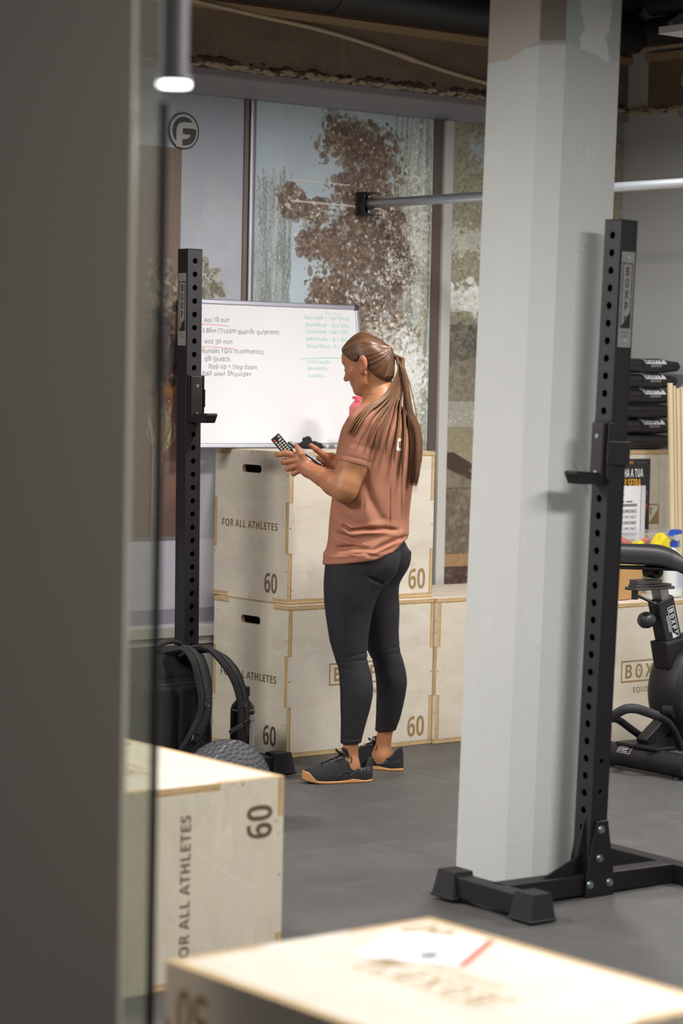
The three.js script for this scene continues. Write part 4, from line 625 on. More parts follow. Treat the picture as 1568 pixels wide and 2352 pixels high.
// ---------------------------------------------------------------- exercise bike
{
  const o = thing('exercise_bike', 'black fan exercise bike parked in front of the right box row', 'exercise bike', [0.055, 0, 0]); const seatParts = [];
  const blk = std('#19171b', 0.5, 0.15), padM = std('#1e1c20', 0.5), chrome = std('#8f8b88', 0.28, 0.95), plastic = std('#121113', 0.5);
  const Z = 0.95;
  const rs = part('rear_stabilizer', at(cyl(0.045, 0.045, 0.5, 32), 0.943, 0.052, 0.955, HALF_PI), blk, o);
  part('end_cap', merge([at(cyl(0.0465, 0.0465, 0.025, 32), 0.943, 0.052, 1.2, HALF_PI), at(new THREE.TorusGeometry(0.046, 0.002, 8, 32), 0.943, 0.052, 1.187)]), plastic, rs);
  part('end_cap', at(cyl(0.0465, 0.0465, 0.025, 32), 0.943, 0.052, 0.71, HALF_PI), plastic, rs);
  const lab = tex(canvas(192, 160, (g, w, h) => { g.fillStyle = '#232125'; g.fillRect(0, 0, w, h); g.strokeStyle = '#d5d5d5'; g.lineWidth = 5; g.strokeRect(8, 8, w - 16, h - 16); g.fillStyle = '#c9c9c9'; for (let i = 0; i < 6; i++) g.fillRect(20, 24 + i * 20, [150, 90, 130, 60, 80, 120][i], 7); g.fillRect(70, 84, 60, 14); }));
  { const P = [], U = [], I = [], n = 10; for (let i = 0; i <= n; i++) for (const [z, u] of [[0.865, 0], [0.937, 1]]) { const a = lerp(0.3, 1.25, i / n); P.push(0.943 - Math.sin(a) * 0.0458, 0.052 + Math.cos(a) * 0.0458, z); U.push(u, 1 - i / n); if (u && i < n) { const k = i * 2; I.push(k, k + 2, k + 1, k + 1, k + 2, k + 3); } }
    const g = new THREE.BufferGeometry(); g.setAttribute('position', new THREE.Float32BufferAttribute(P, 3)); g.setAttribute('uv', new THREE.Float32BufferAttribute(U, 2)); g.setIndex(I); g.computeVertexNormals();
    part('rating_plate', g, std('#ffffff', 0.5, 0, { map: lab, side: THREE.DoubleSide }), rs, 'white outlined rating plate'); }
  part('leveling_foot', merge([at(cyl(0.03, 0.032, 0.008, 20), 0.955, 0.004, 1.15), at(cyl(0.008, 0.008, 0.02, 12), 0.955, 0.012, 1.15)]), plastic, o); part('leveling_foot', merge([at(cyl(0.03, 0.032, 0.008, 20), 0.955, 0.004, 0.76), at(cyl(0.008, 0.008, 0.02, 12), 0.955, 0.012, 0.76)]), plastic, o);
  part('mount_plate', at(rbox(0.1, 0.012, 0.22, 0.004), 0.962, 0.1, 0.955), blk, o);
  part('frame', merge([bar([0.96, 0.1, Z], [1.13, 0.22, Z], 0.055, 0.06), bar([1.0, 0.1, Z], [1.78, 0.1, Z], 0.05, 0.06), bar([1.52, 0.12, Z], [1.62, 0.95, Z], 0.05, 0.06)]), blk, o);
  part('front_stabilizer', at(cyl(0.04, 0.04, 0.5, 28), 1.78, 0.052, Z, HALF_PI), blk, o);
  const hn = part('transport_handle', tube([[1.07, 0.09, 1.05], [1.03, 0.155, 1.05], [0.99, 0.198, 1.05], [0.93, 0.228, 1.05], [0.87, 0.248, 1.05], [0.81, 0.264, 1.045], [0.79, 0.262, 1.02], [0.787, 0.245, 0.985], [0.8, 0.225, 0.945], [0.83, 0.212, 0.915], [0.88, 0.195, 0.9], [0.93, 0.165, 0.9], [0.99, 0.13, 0.9], [1.04, 0.1, 0.9]], 0.0145, 90, 14), blk, o);
  part('foam_grip', tube([[0.925, 0.2305, 1.05], [0.87, 0.249, 1.05], [0.812, 0.265, 1.045], [0.79, 0.263, 1.022], [0.7865, 0.246, 0.985], [0.799, 0.2255, 0.945], [0.83, 0.212, 0.915]], 0.0185, 60, 16), std('#302e33', 0.75), hn, 'foam covered grip');
  // fan housing, axis along Z
  const fan = part('fan_housing', at(lathe([[0.0, 0.075], [0.11, 0.075], [0.112, 0.068], [0.175, 0.068], [0.178, 0.082], [0.2, 0.088], [0.214, 0.084], [0.228, 0.06], [0.232, 0.02], [0.232, -0.02], [0.228, -0.06], [0.214, -0.084], [0.2, -0.088], [0, -0.08]].reverse(), 72), 1.266, 0.3, 0.96, HALF_PI), blk, o);
  for (const r of [0.125, 0.14, 0.155, 0.17]) part('cage_ring', at(new THREE.TorusGeometry(r, 0.0022, 8, 60), 1.266, 0.3, 1.035), plastic, fan);
  part('trim_ring', at(new THREE.TorusGeometry(0.2, 0.006, 10, 72), 1.266, 0.3, 1.045), std('#35333a', 0.35, 0.4), fan);
  part('axle_cover', at(cyl(0.028, 0.03, 0.05, 24), 1.06, 0.235, 1.0, HALF_PI), blk, o);
  // seat tube
  part('socket', at(extrude(poly([[1.02, 0.5], [1.16, 0.52], [1.28, 0.49], [1.24, 0.38], [1.09, 0.35], [1.045, 0.4]]), 0.09, 0.012, 3), 0, 0, Z - 0.045), blk, o);
  const slv = new THREE.Group(); slv.name = 'seat_sleeve_group';
  const slT = [1.083, 0.664, Z], slB = [1.137, 0.495, Z];
  const sleeve = part('seat_sleeve', rbox(0.095, 0.19, 0.06, 0.01, 3), plastic, o); sleeve.position.set((slT[0] + slB[0]) / 2, (slT[1] + slB[1]) / 2, Z); seatParts.push(sleeve); sleeve.rotation.z = Math.atan2(slB[0] - slT[0], slT[1] - slB[1]);
  const sl = tex(canvas(200, 420, (g, w, h) => { g.fillStyle = '#1c1b1d'; g.fillRect(0, 0, w, h); g.save(); g.translate(w - 20, 70); g.rotate(HALF_PI); logo(g, 0, 0, 310, 88, '#cdd3d8', '#1c1b1d'); g.fillStyle = '#cdd3d8'; narrow(g, 'EQUIPMENT', 70, 122, 170, 24); g.restore(); }));
  part('print', at(new THREE.PlaneGeometry(0.082, 0.17), 0, 0, 0.0304), std('#ffffff', 0.5, 0, { map: sl }), sleeve, 'white printed lettering');
  seatParts.push(part('seat_post', bar([1.072, 0.715, Z], [1.1, 0.62, Z], 0.05, 0.05, 0.006), chrome, o, 'bare grey metal post'));
  seatParts.push(part('seat_slider', merge([at(rbox(0.21, 0.012, 0.066, 0.003), 1.022, 0.712, Z), at(rbox(0.19, 0.01, 0.05, 0.003), 1.022, 0.723, Z), at(rbox(0.13, 0.018, 0.05, 0.003), 0.998, 0.737, Z)]), std('#5b5857', 0.4, 0.7), o, 'grey metal slide'));
  const lv = part('clamp_lever', merge([at(cyl(0.013, 0.013, 0.036, 18), 0.93, 0.69, Z + 0.01), rod([0.935, 0.69, Z + 0.01], [1.0, 0.655, Z + 0.05], 0.0055, 12), at(new THREE.SphereGeometry(0.0105, 16, 12), 1.0, 0.655, Z + 0.05)]), plastic, o); seatParts.push(lv);
  seatParts.push(part('adjusting_knob', at(lathe([[0, 0.075], [0.02, 0.073], [0.03, 0.06], [0.033, 0.042], [0.028, 0.02], [0.015, 0.004], [0.013, 0], [0.013, -0.03], [0, -0.03]].reverse(), 28), 1.05, 0.592, Z, 0, 0, HALF_PI + 0.1), std('#2c2a2d', 0.4), o));
  seatParts.push(part('seat_clamp', merge([at(rbox(0.05, 0.035, 0.05, 0.012, 3), 1.035, 0.785, Z), at(cyl(0.026, 0.026, 0.06, 20), 1.035, 0.775, Z, HALF_PI), at(cyl(0.012, 0.012, 0.09, 16), 1.035, 0.775, Z, HALF_PI)]), std('#151415', 0.45, 0.3), o));
  // saddle: nose to the left, two padded lobes at the rear
  const sf = (x, y, z) => { // x towards the rear, z across
    const zz = Math.abs(z), w = lerp(0.03, 0.1, clamp((x + 0.16) / 0.24, 0, 1) ** 1.4), top = 0.045 - 0.3 * Math.max(0, -x - 0.08) ** 2, bot = -0.032; y += 2.4 * Math.max(0, x - 0.01) ** 2;
    let d = Math.max(zz - w, x - 0.135 + 0.9 * (zz - 0.06) ** 2 * 6, -x - 0.16); d = smax(d, y - top + 0.35 * (zz / 0.1) ** 2 * 0.02, 0.045); d = smax(d, bot - y, 0.012);
    const cleft = 0.022 - Math.hypot(zz, (x - 0.16) * 0.35) ; return smax(d, cleft, 0.02) * 0.8;
  };
  const sd = part('saddle', surfaceNet(sf, [-0.19, -0.1, -0.13], [0.19, 0.07, 0.13], 0.006), padM, o);
  sd.position.set(1.03, 0.836, 0.945); sd.rotation.y = -0.67; sd.position.x -= 0.015; seatParts.push(sd); for (const q of seatParts) q.position.x -= 0.05;
  part('saddle_pan', at(extrude((() => { const s = new THREE.Shape(); s.moveTo(-0.15, 0.02); s.lineTo(0.02, 0.05); s.lineTo(0.12, 0.075); s.lineTo(0.12, -0.075); s.lineTo(0.02, -0.05); s.lineTo(-0.15, -0.02); return s; })(), 0.012, 0.003), 0, -0.052, 0, -HALF_PI, 0, 0), std('#111112', 0.5), sd);
  part('handlebar', merge([rod([1.62, 0.95, Z - 0.25], [1.62, 1.15, Z - 0.25], 0.016), rod([1.62, 0.95, Z + 0.25], [1.62, 1.15, Z + 0.25], 0.016), rod([1.62, 0.95, Z - 0.26], [1.62, 0.95, Z + 0.26], 0.018)]), blk, o);
}
// ---------------------------------------------------------------- slam ball, backpack, bottle
{
  const R = 0.147, o = thing('slam_ball', 'large dark grey textured slam ball on the floor behind the laid box', 'slam ball', [-1.031, R - 0.001, 1.03]);
  const bm = std('#48474c', 0.75); part('ball', new THREE.SphereGeometry(R, 64, 48), bm, o);
  const tr = [], n = 620; const q = new THREE.Quaternion();
  for (let i = 0; i < n; i++) {
    const y = 1 - 2 * (i + 0.5) / n, a = i * 2.39996, r = Math.sqrt(1 - y * y), nrm = V(r * Math.cos(a), y, r * Math.sin(a)); q.setFromUnitVectors(V(0, 0, 1), nrm);
    for (const s of [-1, 1]) { const g = box(0.0115, 0.0038, 0.0032); at(g, s * 0.0044, 0, R + 0.0004, 0, 0, s * 0.6); g.applyQuaternion(q); tr.push(g); }
  }
  const t = part('tread', merge(tr), std('#3a393e', 0.75), o); t.userData.kind = 'stuff';
  part('mould_seam', at(new THREE.TorusGeometry(R, 0.0016, 6, 90), 0, 0, 0, 0, 0.1, 0), std('#8f918c', 0.6), o, 'pale mould seam'); o.rotation.set(0.2, 0.3, 0.25);
}
{
  const cloth = tex(canvas(256, 256, (g, w, h) => { g.fillStyle = '#191719'; g.fillRect(0, 0, w, h); for (let i = 0; i < 256; i += 3) { g.globalAlpha = 0.25; g.fillStyle = i % 2 ? '#2c292b' : '#0e0d0e'; g.fillRect(i, 0, 1, h); g.fillRect(0, i, w, 1); } }), 1, 1);
  const cm = std('#151315', 0.85), meshM = std('#100f11', 0.9), webM = std('#232123', 0.7), strapM = std('#ffffff', 0.85, 0, { map: cloth });
  const o = thing('backpack', 'black backpack with padded straps standing in front of the left rack post', 'backpack', [-0.645, 0, 0.06]);
  const f = (x, y, z) => { const main = rboxF([0, 0.245, 0], [0.19 - 0.03 * clamp((y - 0.36) / 0.14, 0, 1), 0.24, 0.105 - 0.05 * clamp((y - 0.34) / 0.16, 0, 1) ** 1.5], 0.05)(x, y, z - 0.02 * 0); const pocket = rboxF([0, 0.16, -0.105], [0.13, 0.14, 0.05], 0.035)(x, y, z); const side = rboxF([-0.17, 0.15, -0.01], [0.03, 0.12, 0.07], 0.025)(x, y, z); return smin(smin(main, pocket, 0.02), side, 0.02) + 0.004 * vnoise(x * 14, y * 14, z * 14) + 0.002 * vnoise(x * 40, y * 30, z * 40) + 0.003 * (1 - clamp(Math.abs(y - 0.375) / 0.008, 0, 1)); };
  part('body', surfaceNet(f, [-0.24, -0.01, -0.19], [0.22, 0.53, 0.14], 0.011), cm, o);
  for (const s of [-1, 1]) part('back_pad', surfaceNet(rboxF([s * 0.078, 0.2, 0.105], [0.07, 0.15, 0.018], 0.016), [s * 0.078 - 0.09, 0.03, 0.08], [s * 0.078 + 0.09, 0.37, 0.13], 0.008), meshM, o);
  part('lumbar_band', at(rbox(0.3, 0.05, 0.012, 0.005), 0, 0.335, 0.104), webM, o);
  part('grab_handle', tube([[-0.05, 0.47, 0.06], [-0.04, 0.5, 0.07], [0, 0.51, 0.075], [0.04, 0.5, 0.07], [0.05, 0.47, 0.06]], 0.008, 30, 8), cm, o);
  part('care_label', at(rbox(0.05, 0.04, 0.002, 0.0008), 0.105, 0.425, 0.105), std('#8fae93', 0.6), o, 'pale green sewn-in label');
  const S1 = [[0.0, 0.475, 0.075], [0.03, 0.487, 0.12], [0.045, 0.455, 0.165], [0.065, 0.37, 0.185], [0.075, 0.29, 0.19], [0.068, 0.235, 0.185], [0.035, 0.165, 0.175], [0.0, 0.11, 0.155], [-0.03, 0.06, 0.11]];
  const S2 = [[0.085, 0.475, 0.075], [0.12, 0.482, 0.14], [0.145, 0.455, 0.185], [0.19, 0.395, 0.208], [0.222, 0.32, 0.212], [0.238, 0.24, 0.21], [0.245, 0.16, 0.2], [0.235, 0.09, 0.17], [0.17, 0.05, 0.11]];
  [[S1, 0.074], [S2, 0.072]].forEach(([s, w], i) => {
    const up = (t) => { const k = clamp(t * 3, 0, 1); return [0.25 + i * 0.25, 1 - k * 0.95, 0.25 + k * 0.75]; };
    const st = part('strap', ribbon(s, (t) => w * (t > 0.72 ? lerp(1, 0.5, (t - 0.72) / 0.28) : 1), 0.02, up, 60), strapM, o);
    const c = new THREE.CatmullRomCurve3(s.map((p) => V(...p)), false, 'centripetal');
    const webPts = []; for (let k = 2; k <= 13; k++) { const p = c.getPointAt(k / 18), n = V(...up(k / 18)).normalize(); webPts.push(p.add(n.multiplyScalar(0.0125)).toArray()); }
    part('webbing', ribbon(webPts, 0.024, 0.003, up, 40), webM, st);
    const rp = c.getPointAt(i ? 0.52 : 0.5); const ring = part('d_ring', at(new THREE.TorusGeometry(0.0125, 0.0022, 8, 24, Math.PI * 1.15), rp.x, rp.y - 0.004, rp.z + 0.014, -0.1, 0.4, Math.PI * 0.925), std('#6b6b6d', 0.4, 0.6), st);
    part('ring_loop', at(rbox(0.022, 0.022, 0.005, 0.002), rp.x, rp.y + 0.01, rp.z + 0.012, 0, 0.3, 0), webM, st);
    const bp = c.getPointAt(i ? 0.64 : 0.76); const bk = part('buckle', at(merge([at(rbox(0.036, 0.02, 0.009, 0.003), 0, 0, 0), at(rbox(0.008, 0.026, 0.006, 0.002), 0.016, 0, 0), at(rbox(0.006, 0.026, 0.006, 0.002), -0.016, 0, 0)]), bp.x, bp.y, bp.z + 0.016, 0, 0.3, i ? 0.4 : -0.45), std('#141315', 0.35), st);
    if (i) part('sternum_strap', ribbon([[bp.x, bp.y, bp.z + 0.016], [bp.x - 0.03, bp.y - 0.012, bp.z + 0.02], [bp.x - 0.06, bp.y - 0.025, bp.z + 0.015], [bp.x - 0.075, bp.y - 0.035, bp.z + 0.01]], 0.018, 0.003, [0.2, 0.1, 1], 16), webM, st);
    else part('sternum_strap', tube([[bp.x + 0.02, bp.y - 0.006, bp.z + 0.018], [bp.x + 0.045, bp.y - 0.02, bp.z + 0.012], [bp.x + 0.04, bp.y - 0.07, bp.z]], 0.0025, 20, 6), webM, st);
  });
  const p = thing('drink_bottle', 'black plastic bottle with a white text label beside the backpack', 'bottle', [-0.31, 0, 0.13], -0.35);
  part('bottle', lathe([[0, 0], [0.042, 0], [0.046, 0.006], [0.046, 0.235], [0.042, 0.25], [0.03, 0.265], [0.025, 0.27], [0.022, 0.285], [0, 0.285]], 36), std('#1a1819', 0.3), p);
  const lb = tex(canvas(256, 512, (g, w, h) => { g.fillStyle = '#c9c9cc'; g.fillRect(0, 0, w, h); g.fillStyle = '#77777c'; for (let i = 0; i < 40; i++) g.fillRect(14, 14 + i * 12.4, rr(150, 228), 5); g.fillStyle = '#333337'; g.fillRect(0, 60, w, 7); g.fillRect(0, 330, w, 5); }));
  const sleeveC = new THREE.CylinderGeometry(0.0464, 0.0464, 0.215, 40, 1, true); part('wrapper', at(sleeveC, 0, 0.125, 0), std('#141314', 0.4), p);
  const lgg = new THREE.CylinderGeometry(0.0467, 0.0467, 0.185, 16, 1, true, 0.35, 0.75); part('label', at(lgg, 0, 0.125, 0), std('#ffffff', 0.5, 0, { map: lb }), p, 'white printed label');
  part('band', at(cyl(0.0468, 0.0468, 0.004, 40), 0, 0.235, 0), std('#aaaaad', 0.4), p); part('cap', at(cyl(0.026, 0.027, 0.034, 36), 0, 0.303, 0), std('#1d1b1c', 0.55), p);
}
// ---------------------------------------------------------------- near partition with a glass edge, and the hanging tube lamp
{
  const a = -0.67389, px = -3.515, pz = 4.24; // the partition faces the room's diagonal
  const place = (m) => { m.position.set(px, 0, pz); m.rotation.y = a; return m; };
  place(struct('partition', at(rbox(0.75, CEIL, 0.06, 0.004), -0.0445 - 0.375, CEIL / 2, 0.0), std('#b3aba2', 0.8), 'plain grey-brown partition close to the camera on the left'));
  const d = place(thing('door_1', 'clear glass strip with a black edge post beside the near partition', 'door')); d.userData.kind = 'structure';
  part('pane', at(box(0.0415, CEIL - 0.01, 0.004), -0.0235, CEIL / 2, 0.0), phys('#eef0ea', 0.04, { transmission: 0.78, thickness: 0, ior: 1.5 }), d);
  part('edge_post', at(rbox(0.0125, 1.945, 0.02, 0.002), 0.003, 0.9725, 0), std('#171518', 0.6), d);
  const l = thing('hanging_lamp', 'grey tube lamp with a glowing white end hanging beside the near partition', 'ceiling light', [-3.487, 1.975, 4.228]);
  part('tube', at(merge([at(cyl(0.022, 0.022, CEIL - 1.98, 28), 0, (CEIL - 1.98) / 2 + 0.006, 0), at(cyl(0.028, 0.028, 0.012, 28), 0, 0.01, 0)])), std('#77737a', 0.5, 0.2), l);
  part('glowing_end', at(cyl(0.0265, 0.0265, 0.006, 28), 0, 0.001, 0), std('#ffffff', 0.4, 0, { emissive: new THREE.Color('#f4f8ff'), emissiveIntensity: 4 }), l);
  const s = new THREE.SpotLight('#f4f8ff', 0.15, 6, 0.9, 0.6); s.position.set(-3.487, 1.968, 4.228); s.target.position.set(-3.487, 0, 4.228); s.castShadow = true; s.name = 'hanging_lamp_glow'; scene.add(s, s.target);
}

// ---------------------------------------------------------------- the woman; local axes: x = her left, y = up, z = the way she faces
{
  const o = thing('person', 'woman in salmon t-shirt and black leggings looking down at a remote in her hands', 'person', [0.03, 0, 0.48], -2.338);
  const skin = std('#ffffff', 0.5, 0, { vertexColors: true });
  const spline = (rows) => (y) => { // rows sorted by falling y; smooth interpolation of every column
    let i = 0; const n = rows.length; if (y >= rows[0][0]) return rows[0]; if (y <= rows[n - 1][0]) return rows[n - 1];
    while (rows[i + 1][0] > y) i++;
    const t = (rows[i][0] - y) / (rows[i][0] - rows[i + 1][0]), a = rows[Math.max(0, i - 1)], b = rows[i], c = rows[i + 1], d = rows[Math.min(n - 1, i + 2)];
    return b.map((v, k) => { const m1 = (c[k] - a[k]) / 2, m2 = (d[k] - b[k]) / 2, t2 = t * t, t3 = t2 * t; return (2 * t3 - 3 * t2 + 1) * v + (t3 - 2 * t2 + t) * m1 + (-2 * t3 + 3 * t2) * c[k] + (t3 - t2) * m2; });
  };
  const PSI = -0.35, cp = Math.cos(PSI), sp = Math.sin(PSI); // torso turned to her right
  const tx = (x, z) => x * cp - z * sp, tz = (x, z) => x * sp + z * cp; // body axes -> torso axes
  // --- torso: y, middle (forward), half depth, half width
  const TOR = spline([[1.43, -0.004, 0.052, 0.056], [1.405, -0.006, 0.066, 0.085], [1.38, -0.008, 0.08, 0.128], [1.35, -0.009, 0.097, 0.162], [1.31, -0.008, 0.116, 0.18], [1.25, -0.004, 0.128, 0.184], [1.18, 0.002, 0.132, 0.18], [1.1, 0.008, 0.13, 0.174], [1.0, 0.018, 0.128, 0.174], [0.93, 0.02, 0.128, 0.176], [0.86, 0.02, 0.13, 0.18], [0.78, 0.02, 0.131, 0.182]]);
  const torsoF = (x, y, z, grow) => { const [, c, a, b] = TOR(y); const X = tx(x, z - c), Z = tz(x, z - c), A = a + grow, B = b + grow; const k = Math.pow(Math.pow(Math.abs(X) / B, 2.4) + Math.pow(Math.abs(Z) / A, 2.4), 1 / 2.4); return (k - 1) * Math.min(A, B) * 0.92; };
  // --- legs: y, x, z, radius
  const LEG = {
    1: spline([[0.86, 0.085, 0.05, 0.115], [0.8, 0.09, 0.06, 0.112], [0.72, 0.1, 0.071, 0.104], [0.63, 0.107, 0.08, 0.0865], [0.52, 0.113, 0.077, 0.07], [0.455, 0.117, 0.067, 0.0595], [0.41, 0.12, 0.053, 0.0585], [0.36, 0.123, 0.045, 0.0605], [0.312, 0.126, 0.044, 0.0585], [0.234, 0.132, 0.05, 0.048], [0.15, 0.138, 0.059, 0.038], [0.1, 0.14, 0.06, 0.037], [0.06, 0.142, 0.06, 0.038]]),
    '-1': spline([[0.86, -0.085, -0.015, 0.112], [0.8, -0.09, -0.008, 0.11], [0.717, -0.1, 0.01, 0.1], [0.61, -0.11, -0.006, 0.0865], [0.53, -0.118, -0.019, 0.072], [0.46, -0.124, -0.037, 0.0615], [0.41, -0.129, -0.056, 0.058], [0.36, -0.133, -0.066, 0.058], [0.31, -0.138, -0.067, 0.0555], [0.25, -0.145, -0.062, 0.0505], [0.2, -0.151, -0.056, 0.045], [0.15, -0.158, -0.046, 0.0385], [0.1, -0.162, -0.04, 0.0375], [0.06, -0.164, -0.038, 0.038]]),
  };
  const legF = (s, x, y, z, g) => { const [, cx, cz, r] = LEG[s](y); return Math.hypot((x - cx) * 1.04, z - cz) - r - g; };
  const glute = { 1: ell([0.082, 0.815, 0.01], [0.098, 0.098, 0.108]), '-1': ell([-0.082, 0.825, -0.03], [0.094, 0.092, 0.096]) };
  const pelvis = ell([0, 0.87, 0.03], [0.165, 0.12, 0.128]);
  const lowerF = (x, y, z, g) => {
    let a = Math.max(legF(1, x, y, z, g), y - 0.84), b = Math.max(legF(-1, x, y, z, g), y - 0.84);
    a = smin(a, glute[1](x, y, z) - g, 0.035); b = smin(b, glute[-1](x, y, z) - g, 0.035);
    return smin(smin(a, b, 0.012), pelvis(x, y, z) - g, 0.05);
  };
  // --- arms
  const shL = [0.158, 1.322, 0.032], elL = [0.2, 1.092, 0.096], wrL = [0.106, 1.156, 0.242], shR = [-0.158, 1.322, -0.06], elR = [-0.205, 1.085, -0.03], wrR = [-0.03, 1.173, 0.147];
  const mid = (a, b, t) => a.map((v, i) => lerp(v, b[i], t));
  const armL = [cap(shL, elL, 0.056, 0.046), cap(elL, mid(elL, wrL, 0.28), 0.041, 0.044), cap(mid(elL, wrL, 0.28), wrL, 0.044, 0.0245), ell(mid(shL, elL, 0.55), [0.05, 0.08, 0.054]), cap(mid(shL, elL, 0.9), elL, 0.046, 0.041)];
  const armR = [cap(shR, elR, 0.055, 0.044), cap(elR, mid(elR, wrR, 0.3), 0.042, 0.043), cap(mid(elR, wrR, 0.3), wrR, 0.043, 0.0245)];
  const armF = (x, y, z) => { let a = armL[0](x, y, z); for (let i = 1; i < 5; i++) a = smin(a, armL[i](x, y, z), 0.022); let b = armR[0](x, y, z); for (let i = 1; i < 3; i++) b = smin(b, armR[i](x, y, z), 0.022); return Math.min(a, b); };
  // --- hands
  const chain = (pts, rs) => pts.slice(1).map((p, i) => cap(pts[i], p, rs[i], rs[i + 1]));
  const FIN = (rs0) => [rs0 * 1.3, rs0 * 1.2, rs0 * 1.0, rs0 * 0.82];
  const handL = { palm: [cap(wrL, [0.102, 1.2, 0.276], 0.0235, 0.0125), cap(wrL, [0.106, 1.188, 0.276], 0.023, 0.013), cap(wrL, [0.104, 1.171, 0.27], 0.023, 0.013), cap(wrL, [0.1, 1.157, 0.263], 0.0225, 0.012)],
    fingers: [chain([[0.103, 1.205, 0.281], [0.106, 1.214, 0.326], [0.1, 1.21, 0.348], [0.088, 1.205, 0.361]], FIN(0.0098)), chain([[0.108, 1.19, 0.281], [0.1, 1.183, 0.331], [0.072, 1.18, 0.34], [0.047, 1.185, 0.326]], FIN(0.0102)), chain([[0.106, 1.173, 0.276], [0.099, 1.158, 0.318], [0.072, 1.156, 0.325], [0.047, 1.164, 0.311]], FIN(0.0098)), chain([[0.101, 1.157, 0.268], [0.095, 1.139, 0.298], [0.072, 1.139, 0.302], [0.052, 1.149, 0.288]], FIN(0.0086)), chain([[0.108, 1.172, 0.252], [0.117, 1.211, 0.268], [0.11, 1.229, 0.28], [0.1, 1.243, 0.29]], [0.0155, 0.0122, 0.0108, 0.0082])] };
  const handR = { palm: [cap(wrR, [-0.042, 1.197, 0.205], 0.0235, 0.0115), cap(wrR, [-0.044, 1.184, 0.2], 0.023, 0.012), cap(wrR, [-0.04, 1.172, 0.191], 0.022, 0.012), cap(wrR, [-0.03, 1.163, 0.178], 0.021, 0.011), ell([-0.03, 1.186, 0.178], [0.016, 0.028, 0.034])],
    fingers: [chain([[-0.043, 1.197, 0.208], [-0.033, 1.174, 0.244], [0.004, 1.164, 0.244], [0.046, 1.177, 0.228]], FIN(0.0092)), chain([[-0.044, 1.184, 0.202], [-0.03, 1.157, 0.224], [0.008, 1.151, 0.216], [0.048, 1.168, 0.199]], FIN(0.0095)), chain([[-0.04, 1.172, 0.192], [-0.02, 1.147, 0.206], [0.015, 1.146, 0.196], [0.045, 1.16, 0.182]], FIN(0.009)), chain([[-0.03, 1.163, 0.178], [-0.01, 1.145, 0.188], [0.02, 1.144, 0.181], [0.042, 1.156, 0.168]], FIN(0.008)), chain([[-0.018, 1.18, 0.165], [0.0, 1.21, 0.2], [0.008, 1.229, 0.226], [0.012, 1.243, 0.244]], [0.016, 0.0125, 0.0112, 0.0085])] };
  const handF = (H, fore) => (x, y, z) => { let d = H.palm[0](x, y, z); for (let i = 1; i < H.palm.length; i++) d = smin(d, H.palm[i](x, y, z), 0.012); d = smin(d, fore(x, y, z), 0.012); let out = d; for (const ch of H.fingers) { let q = ch[0](x, y, z); for (let i = 1; i < 3; i++) q = smin(q, ch[i](x, y, z), 0.004); out = smin(out, smin(d, q, 0.012), 0.0035); } return out; };
  const foreL = armF, foreR = armF;
  // --- head: own frame at the ear axis, pitched down and turned to her right
  const HM = new THREE.Matrix4().makeRotationFromEuler(new THREE.Euler(0.29, -0.36, 0, 'YXZ')).setPosition(0, 1.548, 0.03), HI = HM.clone().invert(), he = HI.elements;
  const hx = (x, y, z) => he[0] * x + he[4] * y + he[8] * z + he[12], hy = (x, y, z) => he[1] * x + he[5] * y + he[9] * z + he[13], hz = (x, y, z) => he[2] * x + he[6] * y + he[10] * z + he[14];
  const cran = ell([0, 0.04, 0.0], [0.0725, 0.082, 0.0865]);
  const HEADP = [[ell([0, -0.012, 0.036], [0.058, 0.078, 0.058]), 0.03], [ell([0, -0.079, 0.066], [0.022, 0.019, 0.02]), 0.022], [ell([0, 0.045, 0.058], [0.055, 0.04, 0.036]), 0.03], [ell([0, -0.05, 0.07], [0.022, 0.02, 0.018]), 0.02]];
  const HEADS = [[cap([0.055, -0.03, 0.004], [0.046, -0.06, 0.018], 0.017, 0.0155), 0.02], [cap([0.046, -0.06, 0.018], [0.016, -0.084, 0.064], 0.0155, 0.014), 0.02], [ell([0.04, -0.012, 0.06], [0.024, 0.02, 0.024]), 0.02], [cap([0.012, 0.033, 0.092], [0.042, 0.031, 0.078], 0.007, 0.0075), 0.012]];
  const nose = [cap([0, 0.022, 0.0895], [0, -0.02, 0.107], 0.0062, 0.0078), ell([0, -0.0255, 0.1085], [0.0088, 0.0078, 0.0092]), ell([0.0095, -0.0275, 0.099], [0.0065, 0.0065, 0.0095])];
  const lips = [cap([0, -0.0475, 0.0915], [0.019, -0.052, 0.082], 0.0048, 0.0028), cap([0, -0.0575, 0.089], [0.016, -0.0555, 0.082], 0.0054, 0.003)];
  const nostril = ell([0.0058, -0.033, 0.1035], [0.0032, 0.0035, 0.005]);
  const socket = ell([0.031, 0.013, 0.1], [0.017, 0.012, 0.018]), eyeB = ell([0.031, 0.012, 0.076], [0.0138, 0.0128, 0.0135]);
  const faceF = (X, Y, Z) => {
    const A = Math.abs(X); let d = smax(cran(X, Y, Z), 0.63 * Y - 0.777 * Z - 0.09, 0.03);
    for (const [f, k] of HEADP) d = smin(d, f(X, Y, Z), k);
    for (const [f, k] of HEADS) d = smin(d, f(A, Y, Z), k);
    d = smax(d, -socket(A, Y, Z), 0.014); d = smin(d, eyeB(A, Y, Z), 0.006);
    let n = smin(nose[0](A, Y, Z), nose[1](A, Y, Z), 0.01); n = smin(n, nose[2](A, Y, Z), 0.007); d = smin(d, n, 0.01);
    d = smin(d, lips[0](A, Y, Z), 0.005); d = smin(d, lips[1](A, Y, Z), 0.005); d = smax(d, -nostril(A, Y, Z), 0.003);
    return d;
  };
